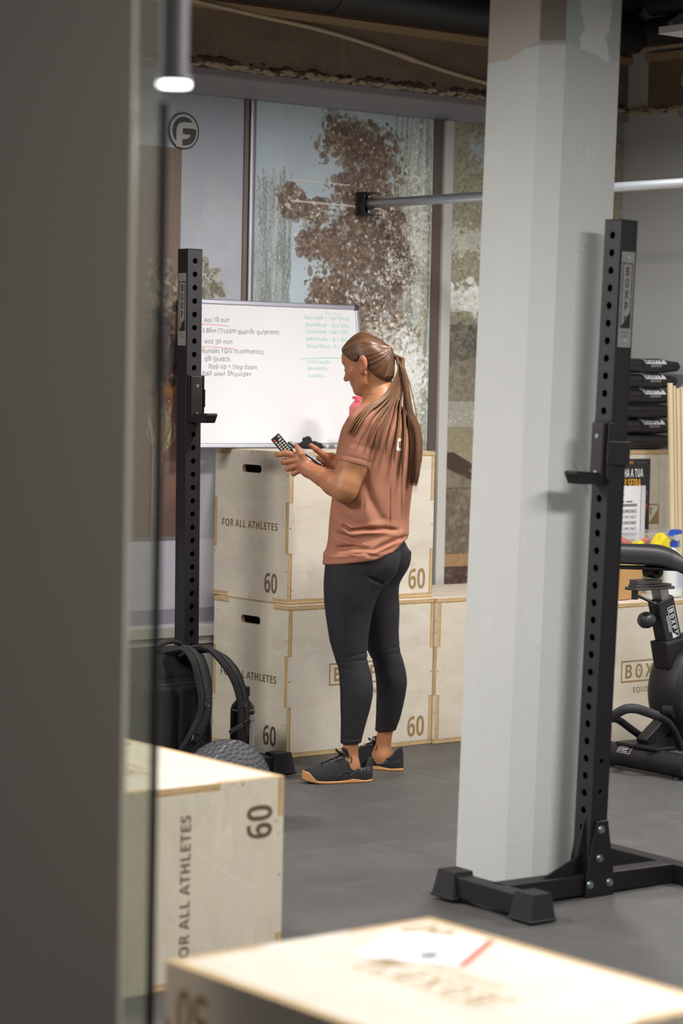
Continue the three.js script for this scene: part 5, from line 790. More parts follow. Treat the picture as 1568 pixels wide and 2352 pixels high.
  const earOut = ell([0.0785, 0.003, -0.005], [0.0085, 0.031, 0.0185]), earLobe = ell([0.0745, -0.026, 0.0], [0.006, 0.011, 0.009]), earBowl = ell([0.0885, 0.0005, -0.001], [0.0085, 0.02, 0.011]), earRidge = cap([0.0825, 0.014, -0.009], [0.0815, -0.006, -0.01], 0.003, 0.003), tragus = ell([0.0775, -0.004, 0.0105], [0.005, 0.0075, 0.004]);
  const earF = (X, Y, Z) => { const A = Math.abs(X), c = 0.97, s = 0.22, y = Y * c + (Z + 0.003) * s * -1, z = (Z + 0.003) * c + Y * s; let d = smin(earOut(A, y, z), earLobe(A, y, z), 0.008); d = smax(d, -earBowl(A, y, z), 0.003); d = smin(d, earRidge(A, y, z), 0.003); return smin(d, tragus(A, y, z), 0.004); };
  const neck = cap([0, 1.36, -0.012], [0, 1.515, 0.005], 0.059, 0.054), trap = [cap([0.03, 1.42, -0.03], [0.13, 1.345, -0.005], 0.04, 0.035), cap([-0.03, 1.42, -0.03], [-0.13, 1.345, -0.05], 0.04, 0.035)];
  const neckF = (x, y, z) => smin(neck(x, y, z), Math.min(trap[0](x, y, z), trap[1](x, y, z)), 0.04);
  const headF = (x, y, z) => { const X = hx(x, y, z), Y = hy(x, y, z), Z = hz(x, y, z); let d = smin(faceF(X, Y, Z), neckF(x, y, z), 0.022); return smin(d, earF(X, Y, Z), 0.004); };
  const bodyF = (x, y, z) => { let d = torsoF(x, Math.max(y, 0.8), z, -0.012); if (y < 1.1) d = smin(Math.max(d, 0.95 - y), lowerF(x, y, z, -0.008), 0.03); d = smin(d, armF(x, y, z), 0.02); if (y > 1.3) d = smin(d, neckF(x, y, z), 0.03); return d; };
  const footF = { 1: cap([0.142, 0.05, 0.06], [0.205, 0.035, 0.19], 0.033, 0.022), '-1': cap([-0.164, 0.05, -0.035], [-0.225, 0.035, 0.085], 0.033, 0.022) };
  const cutPlane = (w, dir) => { const n = V(...dir).normalize(), k = n.dot(V(...w)); return (x, y, z) => n.x * x + n.y * y + n.z * z - k; };
  const dirL = V(...wrL).sub(V(...elL)).toArray(), dirR = V(...wrR).sub(V(...elR)).toArray();
  const cutL = cutPlane(mid(elL, wrL, 0.7), dirL), cutR = cutPlane(mid(elR, wrR, 0.72), dirR);
  const nearL = (x, y, z) => Math.hypot(x - wrL[0], y - wrL[1], z - wrL[2]) < 0.13, nearR = (x, y, z) => Math.hypot(x - wrR[0], y - wrR[1], z - wrR[2]) < 0.1;
  const mainF = (x, y, z) => { let d = bodyF(x, y, z); if (y < 0.2) d = smin(d, Math.min(footF[1](x, y, z), footF[-1](x, y, z)), 0.03); d = smax(d, y - 1.44, 0.012); if (nearL(x, y, z)) d = smax(d, cutL(x, y, z), 0.012); if (nearR(x, y, z) && x > -0.1) d = smax(d, cutR(x, y, z), 0.012); return d; };
  const hL = handF(handL, foreL), hR = handF(handR, foreR);
  const parts = [surfaceNet(mainF, [-0.29, 0.02, -0.19], [0.29, 1.45, 0.29], 0.009)];
  parts.push(surfaceNet((x, y, z) => Math.max(headF(x, y, z), 1.395 - y), [-0.115, 1.38, -0.12], [0.12, 1.7, 0.2], 0.0032));
  parts.push(surfaceNet((x, y, z) => smax(hL(x, y, z), -cutL(x, y, z) - 0.028, 0.01), [0.02, 1.07, 0.12], [0.22, 1.27, 0.385], 0.0027));
  parts.push(surfaceNet((x, y, z) => smax(hR(x, y, z), -cutR(x, y, z) - 0.028, 0.01), [-0.16, 1.07, 0.02], [0.07, 1.265, 0.27], 0.0027));
  const base = new THREE.Color('#ad7550'), rosy = new THREE.Color('#b0644e'), lip = new THREE.Color('#94524a'), lidC = new THREE.Color('#8a5a44');
  for (const g of parts) { // skin tones
    const p = g.attributes.position, c = new Float32Array(p.count * 3), q = new THREE.Color();
    for (let i = 0; i < p.count; i++) {
      const x = p.getX(i), y = p.getY(i), z = p.getZ(i); q.copy(base); const v = 0.04 * vnoise(x * 40, y * 40, z * 40) + 0.03 * vnoise(x * 120, y * 120, z * 120); q.multiplyScalar(1 + v);
      if (y > 1.42) { const X = Math.abs(hx(x, y, z)), Y = hy(x, y, z), Z = hz(x, y, z); if (lips[0](X, Y, Z) < 0.0012 || lips[1](X, Y, Z) < 0.0012) q.lerp(lip, 0.8); if (earF(X, Y, Z) < 0.001 && X > 0.072) q.lerp(rosy, 0.55); if (nose[1](X, Y, Z) < 0.004) q.lerp(rosy, 0.35); if (eyeB(X, Y, Z) < 0.001) q.lerp(lidC, 0.5); }
      else if (z > 0.14 && y > 1.1) q.lerp(rosy, 0.22 + 0.2 * clamp(vnoise(x * 60, y * 60, z * 60), 0, 1));
      c[3 * i] = q.r; c[3 * i + 1] = q.g; c[3 * i + 2] = q.b;
    }
    g.setAttribute('color', new THREE.BufferAttribute(c, 3));
  }
  part('body', mergeGeometries(parts, false), skin, o);
  const headGroup = (name, g, m, label) => { g.applyMatrix4(HM); return part(name, g, m, o, label); };
  // eyebrow, lashes, earring
  const browM = std('#3a2a20', 0.8);
  for (const s of [-1, 1]) {
    headGroup('eyebrow', tube([[s * 0.013, 0.032, 0.0995], [s * 0.026, 0.0365, 0.096], [s * 0.038, 0.036, 0.0885], [s * 0.05, 0.03, 0.076]], 0.0026, 24, 8), browM);
    headGroup('eyelash', tube([[s * 0.019, 0.005, 0.0895], [s * 0.03, 0.0022, 0.0925], [s * 0.042, 0.005, 0.086]], 0.0014, 20, 6), std('#1d1512', 0.7));
    headGroup('earring', new THREE.TorusGeometry(0.0045, 0.0011, 8, 18, 5).rotateY(HALF_PI).translate(s * 0.0795, -0.034, 0.002), std('#6e655c', 0.3, 0.9), 'small dark metal hoop');
  }
  // --- hair cap, combed back to the tie
  const TIE = [0, 0.034, -0.088];
  const hairline = (z) => { const P = [[0.12, 0.085], [0.1, 0.08], [0.082, 0.066], [0.06, 0.045], [0.04, 0.022], [0.022, 0.006], [0.01, 0.01], [0.002, 0.026], [-0.01, 0.0], [-0.018, -0.03], [-0.035, -0.058], [-0.06, -0.08], [-0.12, -0.09]]; for (let i = 0; i < P.length - 1; i++) if (z <= P[i][0] && z >= P[i + 1][0]) return lerp(P[i][1], P[i + 1][1], (P[i][0] - z) / (P[i][0] - P[i + 1][0])); return z > 0 ? 0.09 : -0.09; };
  const hairFh = (X, Y, Z) => {
    const phi = Math.atan2(X, Y - TIE[1]), dT = Math.hypot(X, Y - TIE[1], Z - TIE[2]);
    const body = smin(smin(cran(X, Y, Z), ell([0, 0.045, 0.055], [0.056, 0.042, 0.038])(X, Y, Z), 0.03), ell([0, -0.004, -0.042], [0.05, 0.06, 0.044])(X, Y, Z), 0.03), flat = 0.63 * Y - 0.777 * Z - 0.094;
    const nape = ell([0, -0.055, -0.028], [0.046, 0.06, 0.04])(X, Y, Z);
    const thick = 0.0105 * clamp((Y - hairline(Z)) / 0.018, 0, 1) ** 0.6 - 0.004 + 0.003 * clamp(1 - dT / 0.09, 0, 1);
    const strands = 0.0009 * vnoise(phi * 14, dT * 4, 3) + 0.0005 * vnoise(phi * 34, dT * 3, 8) + 0.0012 * vnoise(phi * 6, dT * 9, 1);
    let d = smax(smin(body, nape, 0.03), flat, 0.035) - thick - strands; d = smin(d, ell([0, 0.032, -0.082], [0.018, 0.017, 0.018])(X, Y, Z), 0.025);
    return smax(d, (hairline(Z) - Y) * 0.8, 0.004);
  };
  const hairF = (x, y, z) => hairFh(hx(x, y, z), hy(x, y, z), hz(x, y, z));
  const capG = surfaceNet(hairF, [-0.11, 1.46, -0.12], [0.11, 1.71, 0.17], 0.003, 2);
  const hairCols = ['#40281a', '#4f3322', '#5d3e29', '#6b4a32', '#7d583b', '#92694a', '#a87c58'].map((c) => new THREE.Color(c));
  const hairTone = (t) => { t = clamp(t, 0, 0.999) * (hairCols.length - 1); const i = Math.floor(t); return hairCols[i].clone().lerp(hairCols[i + 1], t - i); };
  { const p = capG.attributes.position, c = new Float32Array(p.count * 3), u = new Float32Array(p.count * 2); for (let i = 0; i < p.count; i++) { const X = hx(p.getX(i), p.getY(i), p.getZ(i)), Y = hy(p.getX(i), p.getY(i), p.getZ(i)), Z = hz(p.getX(i), p.getY(i), p.getZ(i)); const phi = Math.atan2(X, Y - TIE[1]), dT = Math.hypot(X, Y - TIE[1], Z - TIE[2]); const q = hairTone(0.3 + 0.24 * vnoise(phi * 22, dT * 4, 5) + 0.2 * vnoise(phi * 48, dT * 3, 2)); c.set([q.r, q.g, q.b], 3 * i); u[2 * i] = phi * 2; u[2 * i + 1] = dT * 4; } capG.setAttribute('color', new THREE.BufferAttribute(c, 3)); capG.setAttribute('uv', new THREE.BufferAttribute(u, 2)); }
  const hairMat = new THREE.MeshPhysicalMaterial({ color: '#ffffff', roughness: 0.42, vertexColors: true, specularIntensity: 0.8 });
  const hair = part('hair', capG, hairMat, o, 'brown hair combed back from the face');
  // --- t-shirt
  const hemY = (z) => { const P = [[0.25, 0.8], [0.165, 0.805], [0.09, 0.813], [0.03, 0.822], [-0.02, 0.832], [-0.08, 0.856], [-0.125, 0.903], [-0.2, 0.93]]; for (let i = 0; i < P.length - 1; i++) if (z <= P[i][0] && z >= P[i + 1][0]) return lerp(P[i][1], P[i + 1][1], (P[i][0] - z) / (P[i][0] - P[i + 1][0])); return 0.8; };
  const bump = (t, w) => Math.exp(-(t * t) / (w * w));
  const crease = (y, z, pts, amp, w) => { // dent along a line in the (z, y) side view, with a roll of cloth under it
    let best = 1e9, side = 0, along = 0; for (let i = 0; i < pts.length - 1; i++) { const [az, ay] = pts[i], [bz, by] = pts[i + 1], dz = bz - az, dy = by - ay, t = clamp(((z - az) * dz + (y - ay) * dy) / (dz * dz + dy * dy), 0, 1), d = Math.hypot(z - az - dz * t, y - ay - dy * t); if (d < best) { best = d; side = Math.sign((y - ay) * Math.abs(dz) - (z - az) * dy * Math.sign(dz)); along = (i + t) / (pts.length - 1); } }
    const e = Math.sin(Math.PI * clamp(along * 0.9 + 0.05, 0, 1)) ** 0.5; return amp * e * (bump(best, w) - (side < 0 ? 0.6 * bump(best - w * 2.2, w * 1.5) : 0.25 * bump(best - w * 2.5, w * 2)));
  };
  const sleeveLine = [cap(shL, mid(shL, elL, 0.72), 0.064, 0.059), cap(shR, mid(shR, elR, 0.72), 0.064, 0.058)];
  const sleeveCut = [cutPlane(mid(shL, elL, 0.61), [0.03, -0.25, 0.055]), cutPlane(mid(shR, elR, 0.6), [-0.06, -0.24, 0.05])];
  const shirtF = (x, y, z) => {
    let d = torsoF(x, y, z, 0.004); if (y > 1.28) d = smin(d, Math.min(trap[0](x, y, z), trap[1](x, y, z)) - 0.005, 0.03); if (y < 1.0) d = smin(d, lowerF(x, Math.max(y, 0.8), z, 0.009), 0.03);
    // vertical drape folds
    const a = Math.atan2(tx(x, z), -tz(x, z));
    const low = clamp((1.25 - y) / 0.3, 0, 1);
    d += 0.004 * Math.sin(a * 7 + 2 * y) * low * 0.6 + 0.003 * vnoise(x * 9, y * 5, z * 9) + 0.0012 * vnoise(x * 26, y * 18, z * 26);
    if (x > -0.06) {
      d += crease(y, z, [[-0.088, 0.938], [-0.05, 0.946], [0.02, 0.945], [0.075, 0.937], [0.1, 0.952]], 0.014, 0.0065);
      d += crease(y, z, [[0.13, 0.922], [0.085, 0.915], [0.04, 0.898]], 0.008, 0.009);
      d += crease(y, z, [[0.13, 0.868], [0.1, 0.872], [0.06, 0.878], [0.0, 0.87]], 0.009, 0.008);
      d += crease(y, z, [[-0.125, 0.909], [-0.09, 0.905], [-0.05, 0.888], [-0.015, 0.868]], 0.011, 0.006);
      d += crease(y, z, [[0.05, 0.851], [0.02, 0.856], [-0.03, 0.845]], 0.004, 0.006);
      d += crease(y, z, [[0.105, 0.99], [0.06, 0.96], [0.01, 0.965]], 0.006, 0.012);
      d += crease(y, z, [[0.02, 1.12], [0.0, 1.05], [-0.03, 0.99], [-0.06, 0.955]], 0.006, 0.016);
      d += 0.0035 * bump(z + 0.064, 0.004) * clamp((1.12 - y) / 0.05, 0, 1) * clamp((y - 0.95) / 0.02, 0, 1) + 0.003 * bump(z - 0.026 , 0.004) * clamp((1.07 - y) / 0.04, 0, 1) * clamp((y - 0.97) / 0.02, 0, 1);
      d += 0.006 * bump(z + 0.1, 0.006) * clamp((1.2 - y) / 0.1, 0, 1) * clamp((y - 0.9) / 0.03, 0, 1);
    }
    d = smax(d, hemY(z) + 0.003 * vnoise(x * 20, 3, z * 20) - y, 0.008);
    d += 0.0014 * bump(y - hemY(z) - 0.02, 0.005);
    // sleeves
    for (let i = 0; i < 2; i++) {
      let s = sleeveLine[i](x, y, z); const cut = sleeveCut[i](x, y, z);
      s += 0.002 * vnoise(x * 22, y * 22, z * 22) + 0.0015 * bump(cut + 0.07, 0.01) + 0.0014 * bump(cut + 0.022, 0.005);
      s = smax(s, cut, 0.007);
      d = smin(d, s, 0.022);
      if (i === 0) d += 0.004 * bump(Math.hypot(x - 0.15, (z + 0.035) * 0.8) - 0.0 - 0.001, 0.006) * clamp((1.33 - y) / 0.05, 0, 1) * clamp((y - 1.2) / 0.04, 0, 1);
    }
    d = smax(d, y - 1.412 - 0.25 * (-z - 0.0) , 0.006);
    d = Math.max(d, -(Math.hypot(x, (z + 0.006) * 1.0) - 0.062 + (1.43 - y) * 0.3));
    return d;
  };
  const shirtM = std('#a36c54', 0.86, 0, { bumpMap: tex(canvas(128, 128, (g, w, h) => { g.fillStyle = '#808080'; g.fillRect(0, 0, w, h); speckle(g, w, h, 3000, ['#fff', '#000'], 0.1, 0.4, 0.5, 1.2); }), 30, 30, true), bumpScale: 0.0004 });
  const shG = surfaceNet(shirtF, [-0.29, 0.76, -0.2], [0.3, 1.46, 0.24], 0.0052, 2);
  { const p = shG.attributes.position, u = new Float32Array(p.count * 2); for (let i = 0; i < p.count; i++) { u[2 * i] = p.getZ(i) + p.getX(i) * 0.7; u[2 * i + 1] = p.getY(i); } shG.setAttribute('uv', new THREE.BufferAttribute(u, 2)); }
  const shirt = part('t_shirt', shG, shirtM, o, 'salmon short-sleeved t-shirt with creases at the waist');
  part('collar', at(new THREE.TorusGeometry(0.063, 0.006, 10, 48), 0, 1.405, -0.006, HALF_PI + 0.25, 0, 0, [1, 1, 1.2]), shirtM, shirt);
  const gradOf = (f, x, y, z, e = 0.002) => V(f(x + e, y, z) - f(x - e, y, z), f(x, y + e, z) - f(x, y - e, z), f(x, y, z + e) - f(x, y, z - e)).normalize();
  { // the first letter of the back print, laid on the cloth
    const P = [], I = [], n = 30, q = (v) => Math.sign(v) * Math.pow(Math.abs(v), 0.6);
    for (let i = 0; i <= n; i++) { const a = 0.75 + (i / n) * (6.283 - 1.5); for (const k of [0, 0.011]) {
      const w = 0.078 - q(Math.cos(a)) * (0.017 - k), y = 1.256 + q(Math.sin(a)) * (0.0235 - k); let Zt = -0.2, d = 1; // march forward from behind, in torso axes
      for (let t = 0; t < 60 && d > 0.0008; t++) { d = shirtF(w * cp + Zt * sp, y, -w * sp + Zt * cp); Zt += Math.max(0, d - 0.0006) * 0.6; }
      P.push(w * cp + Zt * sp, y, -w * sp + Zt * cp); } if (i) { const b = (i - 1) * 2; I.push(b, b + 1, b + 2, b + 1, b + 3, b + 2); } }
    const g = new THREE.BufferGeometry(); g.setAttribute('position', new THREE.Float32BufferAttribute(P, 3)); g.setIndex(I); g.computeVertexNormals();
    part('back_print', g, std('#e9e4e0', 0.7, 0, { side: THREE.DoubleSide }), shirt, 'white printed letter');
  }
  // --- leggings
  const legM = std('#1d1b20', 0.78, 0, { bumpMap: shirtM.bumpMap, bumpScale: 0.0002 });
  const hemLeg = { 1: 0.143, '-1': 0.15 };
  const legsF = (x, y, z) => {
    let d = lowerF(x, y, z, 0.0015);
    const s = x > -0.01 ? 1 : -1, [, , cz, r] = LEG[s](y); const back = clamp((cz - z) / r, 0, 1), front = clamp((z - cz) / r, 0, 1);
    d += 0.0022 * (bump(y - 0.47 + 0.2 * (z - cz), 0.004) + bump(y - 0.452 + 0.1 * (z - cz), 0.004)) * (0.4 + back) * (s === 1 ? 1 : 0.6) + 0.003 * bump(y - 0.42 - 0.12 * (z - cz), 0.006) * (front + 0.1) + 0.0007 * vnoise(x * 40, y * 30, z * 40);
    d += 0.0014 * bump(y - hemLeg[s] - 0.02, 0.002);
    if (x > 0.1) d += 0.0012 * bump(z - 0.0 - (y - 0.74) * 0.28, 0.0022) * clamp((y - 0.62) / 0.02, 0, 1);
    { const az = 0.02, ay = 0.775, bz = -0.04, by = 0.745, t = clamp(((z - az) * (bz - az) + (y - ay) * (by - ay)) / 0.0045, 0, 1); if (x > 0.02) d += 0.007 * bump(Math.hypot(z - lerp(az, bz, t), y - lerp(ay, by, t)), 0.007) * clamp(t * 2, 0, 1); }
    return Math.max(smax(d, hemLeg[s] - 0.05 * (z - cz) - y, 0.006), y - 0.93);
  };
  const lgG = surfaceNet(legsF, [-0.24, 0.12, -0.19], [0.24, 0.95, 0.22], 0.0062, 2); { const p = lgG.attributes.position, u = new Float32Array(p.count * 2); for (let i = 0; i < p.count; i++) { u[2 * i] = p.getZ(i) + p.getX(i) * 0.7; u[2 * i + 1] = p.getY(i); } lgG.setAttribute('uv', new THREE.BufferAttribute(u, 2)); }
  part('leggings', lgG, legM, o, 'black ankle-length leggings');
  part('bracelet', at(new THREE.TorusGeometry(0.0255, 0.0035, 8, 28), -0.022, 1.162, 0.158, 0.4, 0.9, 0.3), std('#eceae8', 0.4), o, 'white wrist band');
  // --- ponytail: strands from the tie, pushed clear of the clothes
  const tie = V(TIE[0], TIE[1], TIE[2]).applyMatrix4(HM);
  part('hair_tie', at(new THREE.TorusGeometry(0.0115, 0.0045, 10, 24).applyQuaternion(new THREE.Quaternion().setFromUnitVectors(V(0, 0, 1), V(0, 0.1, -1).normalize())), tie.x, tie.y + 0.002, tie.z - 0.006), std('#8a5d33', 0.6), hair, 'light brown hair tie');
  const BACK = V(0.2, 0, -0.98), SIDE_OUT = V(0.95, 0.25, -0.18).normalize();
  const strandP = [], strandN = [], strandC = [], strandI = [];
  const clear = (x, y, z) => { let d = smin(torsoF(x, y, z, 0.01), sleeveLine[0](x, y, z) - 0.002, 0.022); if (y > 1.3) d = smin(d, neckF(x, y, z) - 0.006, 0.03); return y > 1.45 ? Math.min(d, hairF(x, y, z)) : d; };
  function strand(pts, r0, tone0, tone1, lift, out) {
    const c = new THREE.CatmullRomCurve3(pts, false, 'centripetal'), n = 22, base = strandP.length / 3; let fr = V(1, 0.3, 0.1);
    for (let i = 0; i <= n; i++) {
      const t = i / n, p = c.getPoint(t), d = c.getTangent(t);
      if (t > 0.12) for (let k = 0; k < 40; k++) { const f = clear(p.x, p.y, p.z); if (f >= lift) break; p.addScaledVector(out, Math.max(0.001, (lift - f) * 0.7)); }
      const a = fr.clone().addScaledVector(d, -fr.dot(d)).normalize(), b = d.clone().cross(a); fr = a; const r = r0 * (t < 0.08 ? 0.7 + t * 3.7 : 1) * (t > 0.75 ? lerp(1, 0.12, (t - 0.75) / 0.25) : 1), q = hairTone(lerp(tone0, tone1, t));
      for (let k = 0; k < 5; k++) { const an = k / 5 * 6.283, nx = a.x * Math.cos(an) + b.x * Math.sin(an), ny = a.y * Math.cos(an) + b.y * Math.sin(an), nz = a.z * Math.cos(an) + b.z * Math.sin(an); strandP.push(p.x + nx * r, p.y + ny * r, p.z + nz * r); strandN.push(nx, ny, nz); strandC.push(q.r, q.g, q.b); }
      if (i) for (let k = 0; k < 5; k++) { const A = base + (i - 1) * 5 + k, B = base + (i - 1) * 5 + (k + 1) % 5; strandI.push(A, B, A + 5, B, B + 5, A + 5); }
    }
  }
  const J = (p, s, sy = s) => V(p[0] + gauss() * s, p[1] + gauss() * sy, p[2] + gauss() * s);
  const T0 = () => V(tie.x + gauss() * 0.006, tie.y + gauss() * 0.006, tie.z - 0.004);
  for (let i = 0; i < 900; i++) { // the part that hangs down the back
    const k = gauss() * 0.03, kz = gauss() * 0.011, end = 1.1 + Math.abs(gauss()) * 0.1;
    strand([T0(), V(0.002 + k * 0.5, 1.572 + gauss() * 0.004, -0.076 + kz * 0.5), V(0.006 + k * 0.8, 1.535, -0.094 + kz), V(0.014 + k, 1.45, -0.112 + kz + gauss() * 0.004), V(0.024 + k * 1.1, 1.36, -0.126 + kz + gauss() * 0.005), V(0.03 + k * 1.15, 1.27, -0.133 + kz + gauss() * 0.007), V(0.034 + k * 1.1, lerp(1.27, end, 0.6), -0.131 + kz + gauss() * 0.008), V(0.034 + k * 0.85 + gauss() * 0.004, end, -0.124 + kz * 0.8 + gauss() * 0.008)], rr(0.0008, 0.0015), 0.15 + 0.5 * rnd(), 0.1 + 0.6 * rnd(), 0.004 + 0.022 * rnd(), BACK);
  }
  // a fan of locks over her left shoulder, from the front one round to the back
  const FAN = [
    [[0.004, 1.572, -0.066], [0.014, 1.535, -0.078], [0.032, 1.475, -0.056], [0.056, 1.43, -0.03], [0.09, 1.4, 0.008], [0.122, 1.366, 0.045], [0.148, 1.326, 0.078], [0.162, 1.282, 0.102]],
    [[0.004, 1.572, -0.068], [0.014, 1.533, -0.081], [0.032, 1.474, -0.062], [0.055, 1.428, -0.04], [0.088, 1.394, -0.004], [0.122, 1.358, 0.03], [0.155, 1.312, 0.06], [0.172, 1.268, 0.082]],
    [[0.004, 1.571, -0.07], [0.014, 1.53, -0.087], [0.03, 1.467, -0.078], [0.052, 1.41, -0.06], [0.08, 1.36, -0.04], [0.11, 1.31, -0.018], [0.128, 1.258, -0.002], [0.132, 1.215, 0.006]],
    [[0.003, 1.57, -0.073], [0.012, 1.528, -0.091], [0.026, 1.462, -0.09], [0.044, 1.4, -0.082], [0.06, 1.345, -0.073], [0.076, 1.29, -0.062], [0.086, 1.24, -0.053], [0.09, 1.195, -0.048]],
    [[0.003, 1.57, -0.076], [0.011, 1.526, -0.095], [0.022, 1.46, -0.104], [0.034, 1.4, -0.108], [0.046, 1.33, -0.108], [0.055, 1.26, -0.108], [0.06, 1.19, -0.106], [0.06, 1.11, -0.102]],
  ];
  const CL = [[0.0, 0.018, 230], [0.07, 0.025, 140], [0.17, 0.025, 260], [0.25, 0.025, 130], [0.34, 0.02, 90], [0.42, 0.025, 220], [0.5, 0.025, 170], [0.58, 0.02, 120], [0.68, 0.03, 90], [0.82, 0.05, 80], [0.97, 0.04, 150]];
  for (const [c0, spread, n] of CL) { const whole = rr(0.9, 1.0); for (let i = 0; i < n; i++) {
    const s0 = clamp(c0 + gauss() * spread, 0, 1) * 3.999, j = Math.floor(s0), t = s0 - j, A = FAN[j], B = FAN[j + 1], oy = gauss() * 0.004, oz = gauss() * 0.004, cut = whole * rr(0.55, 1.08), tip = gauss() * 0.5 + 0.2;
    const q0 = clamp(c0 + spread * tip, 0, 1) * 3.999, j0 = Math.floor(q0), t0 = q0 - j0;
    const pts = A.map((p, k) => { const w = k / 7, W = w * w * 0.8, mix = (n) => lerp(lerp(p[n], B[k][n], t), lerp(FAN[j0][k][n], FAN[j0 + 1][k][n], t0), W); return V(mix(0) + gauss() * 0.0015, mix(1) + oy + gauss() * 0.0012, mix(2) + oz * (1 - W)); });
    pts[7].lerpVectors(pts[6], pts[7], cut);
    strand([T0(), ...pts], rr(0.0007, 0.0013), 0.25 + 0.4 * rnd(), 0.3 + 0.7 * rnd(), 0.0022 + 0.01 * rnd(), SIDE_OUT);
  } }
  for (let i = 0; i < 26; i++) { const p = J([-0.008, 1.38, -0.135], 0.03), q = J([0.03, 1.2, -0.15], 0.035); strand([T0(), V(0.004, 1.545, -0.094), p, q, J([q.x, 1.08, -0.145], 0.03)], 0.0005, 0.5, 0.8, 0.02, BACK); }
  const sg = new THREE.BufferGeometry(); sg.setAttribute('position', new THREE.Float32BufferAttribute(strandP, 3)); sg.setAttribute('normal', new THREE.Float32BufferAttribute(strandN, 3)); sg.setAttribute('color', new THREE.Float32BufferAttribute(strandC, 3)); sg.setIndex(strandI);
  part('ponytail', sg, hairMat, hair, 'long brown ponytail with lighter ends');
  // wisps in front of the ear
  // --- shoes
  const gum = std('#c9925a', 0.6), midM = std('#29282c', 0.55), black = std('#1c1b1e', 0.8, 0, { bumpMap: tex(canvas(128, 128, (g, w, h) => { g.fillStyle = '#707070'; g.fillRect(0, 0, w, h); for (let y = 0; y < 16; y++) for (let x = 0; x < 16; x++) { g.fillStyle = '#ffffff'; g.fillRect(x * 8 + (y & 1) * 4, y * 8, 4, 5); } }), 14, 14, true), bumpScale: 0.0016 }), trimM = std('#3a3a3f', 0.5), laceM = std('#151416', 0.8);
  function shoe(side, heel, toe, label) {
    const g = new THREE.Group(); g.name = 'shoe'; g.userData.label = label; g.position.set(heel[0], 0, heel[1]); const yaw = Math.atan2(toe[0] - heel[0], toe[1] - heel[1]); g.rotation.y = yaw; o.add(g);
    const Lg = 0.272; // x: towards her left, z: towards the toe; heel at z = 0
    const halfW = (z) => { const t = clamp(z / Lg, 0, 1); return (0.0335 + 0.0135 * Math.sin(Math.PI * clamp((t - 0.12) / 0.95, 0, 1)) ** 1.3) * Math.pow(Math.max(0, 1 - Math.pow(Math.abs(2 * t - 1), 5.5)), 0.5); };
    const offX = (z) => -side * 0.006 * Math.sin(Math.PI * clamp(z / Lg, 0, 1)) + side * -0.004 * clamp((z - 0.2) / 0.07, 0, 1);
    const solid = (y0, y1, inset, r) => (x, y, z) => { const w = halfW(z + 0) - inset, a = Math.abs(x - offX(z)) - w, e = Math.max(-z + inset, z - Lg + inset); const lo = y0(z), hi = y1(z); return smax(Math.max(a, e), Math.max(lo - y, y - hi), r); };
    const spring = (z) => 0.016 * clamp((z - 0.19) / 0.085, 0, 1) ** 2;
    const wave = (z) => 0.0125 + 0.006 * bump(z - 0.085, 0.03) - 0.003 * bump(z - 0.04, 0.02);
    const gumTop = (z) => spring(z) + wave(z) + 0.022 * clamp((z - 0.222) / 0.03, 0, 1) ** 1.5 * 1;
    const outs = surfaceNet(solid(spring, gumTop, 0, 0.006), [-0.07, -0.01, -0.01], [0.07, 0.07, 0.29], 0.004); const sole = part('outsole', outs, gum, g, 'tan gum outsole');
    const midTop = (z) => spring(z) + 0.024 + 0.024 * clamp((0.075 - z) / 0.07, 0, 1) ** 1.1 + 0.014 * bump(z - 0.09, 0.022);
    part('midsole', surfaceNet(solid((z) => spring(z) + 0.008, midTop, 0.0014 - 0.0, 0.006), [-0.07, -0.01, -0.01], [0.07, 0.08, 0.29], 0.004), midM, g);
    const hTop = spline([[0.275, 0.03], [0.268, 0.043], [0.25, 0.052], [0.215, 0.06], [0.18, 0.074], [0.145, 0.09], [0.115, 0.1], [0.08, 0.1], [0.04, 0.096], [0.01, 0.098], [-0.005, 0.098]]);
    const upF = (inset) => (x, y, z) => {
      const h = hTop(z)[1] + spring(z) * 0.4, w = Math.max(0.004, halfW(z) - 0.001), k = Math.pow(Math.pow(Math.abs(x - offX(z)) / (w * (1 - 0.25 * clamp((y - 0.03) / 0.07, 0, 1))), 2.6) + Math.pow(Math.max(y, 0) / h, 3.2), 1 / 2.6);
      let d = (k - 1) * 0.03; d = smax(d, Math.max(-z + 0.001 + 0.12 * Math.max(0, y - 0.06), z - Lg + 0.002), 0.008); d = Math.max(d, 0.012 - y) + inset;
      const ank = Math.max(Math.hypot((x - offX(z)) / 0.031, (z - 0.058) / 0.052) - 1, 0) ; const hole = (Math.hypot((x - offX(z)) / 0.0285, (z - 0.071) / 0.05) - 1) * 0.028;
      d = smax(d, -Math.max(hole, 0.05 - y), 0.005); const dip = y - (0.073 + 0.022 * clamp(Math.abs(z - 0.062) / 0.055, 0, 1) ** 1.5); if (z < 0.115) d = smax(d, dip, 0.008);
      return d;
    };
    const ug = surfaceNet(upF(0), [-0.06, 0, -0.01], [0.06, 0.125, 0.285], 0.0036); { const p = ug.attributes.position, u = new Float32Array(p.count * 2); for (let i = 0; i < p.count; i++) { u[2 * i] = p.getZ(i); u[2 * i + 1] = p.getY(i) + p.getX(i) * 0.5; } ug.setAttribute('uv', new THREE.BufferAttribute(u, 2)); }
    const up = part('upper', ug, black, g);
    const on = (x0, y, z, dir) => { let x = dir * 0.07; const F = upF(-0.0008); for (let k = 0; k < 60; k++) { const d = F(x, y, z); if (d < 0.0004) break; x -= dir * clamp(d * 0.6, 0.0004, 0.003); } return [x, y, z]; };
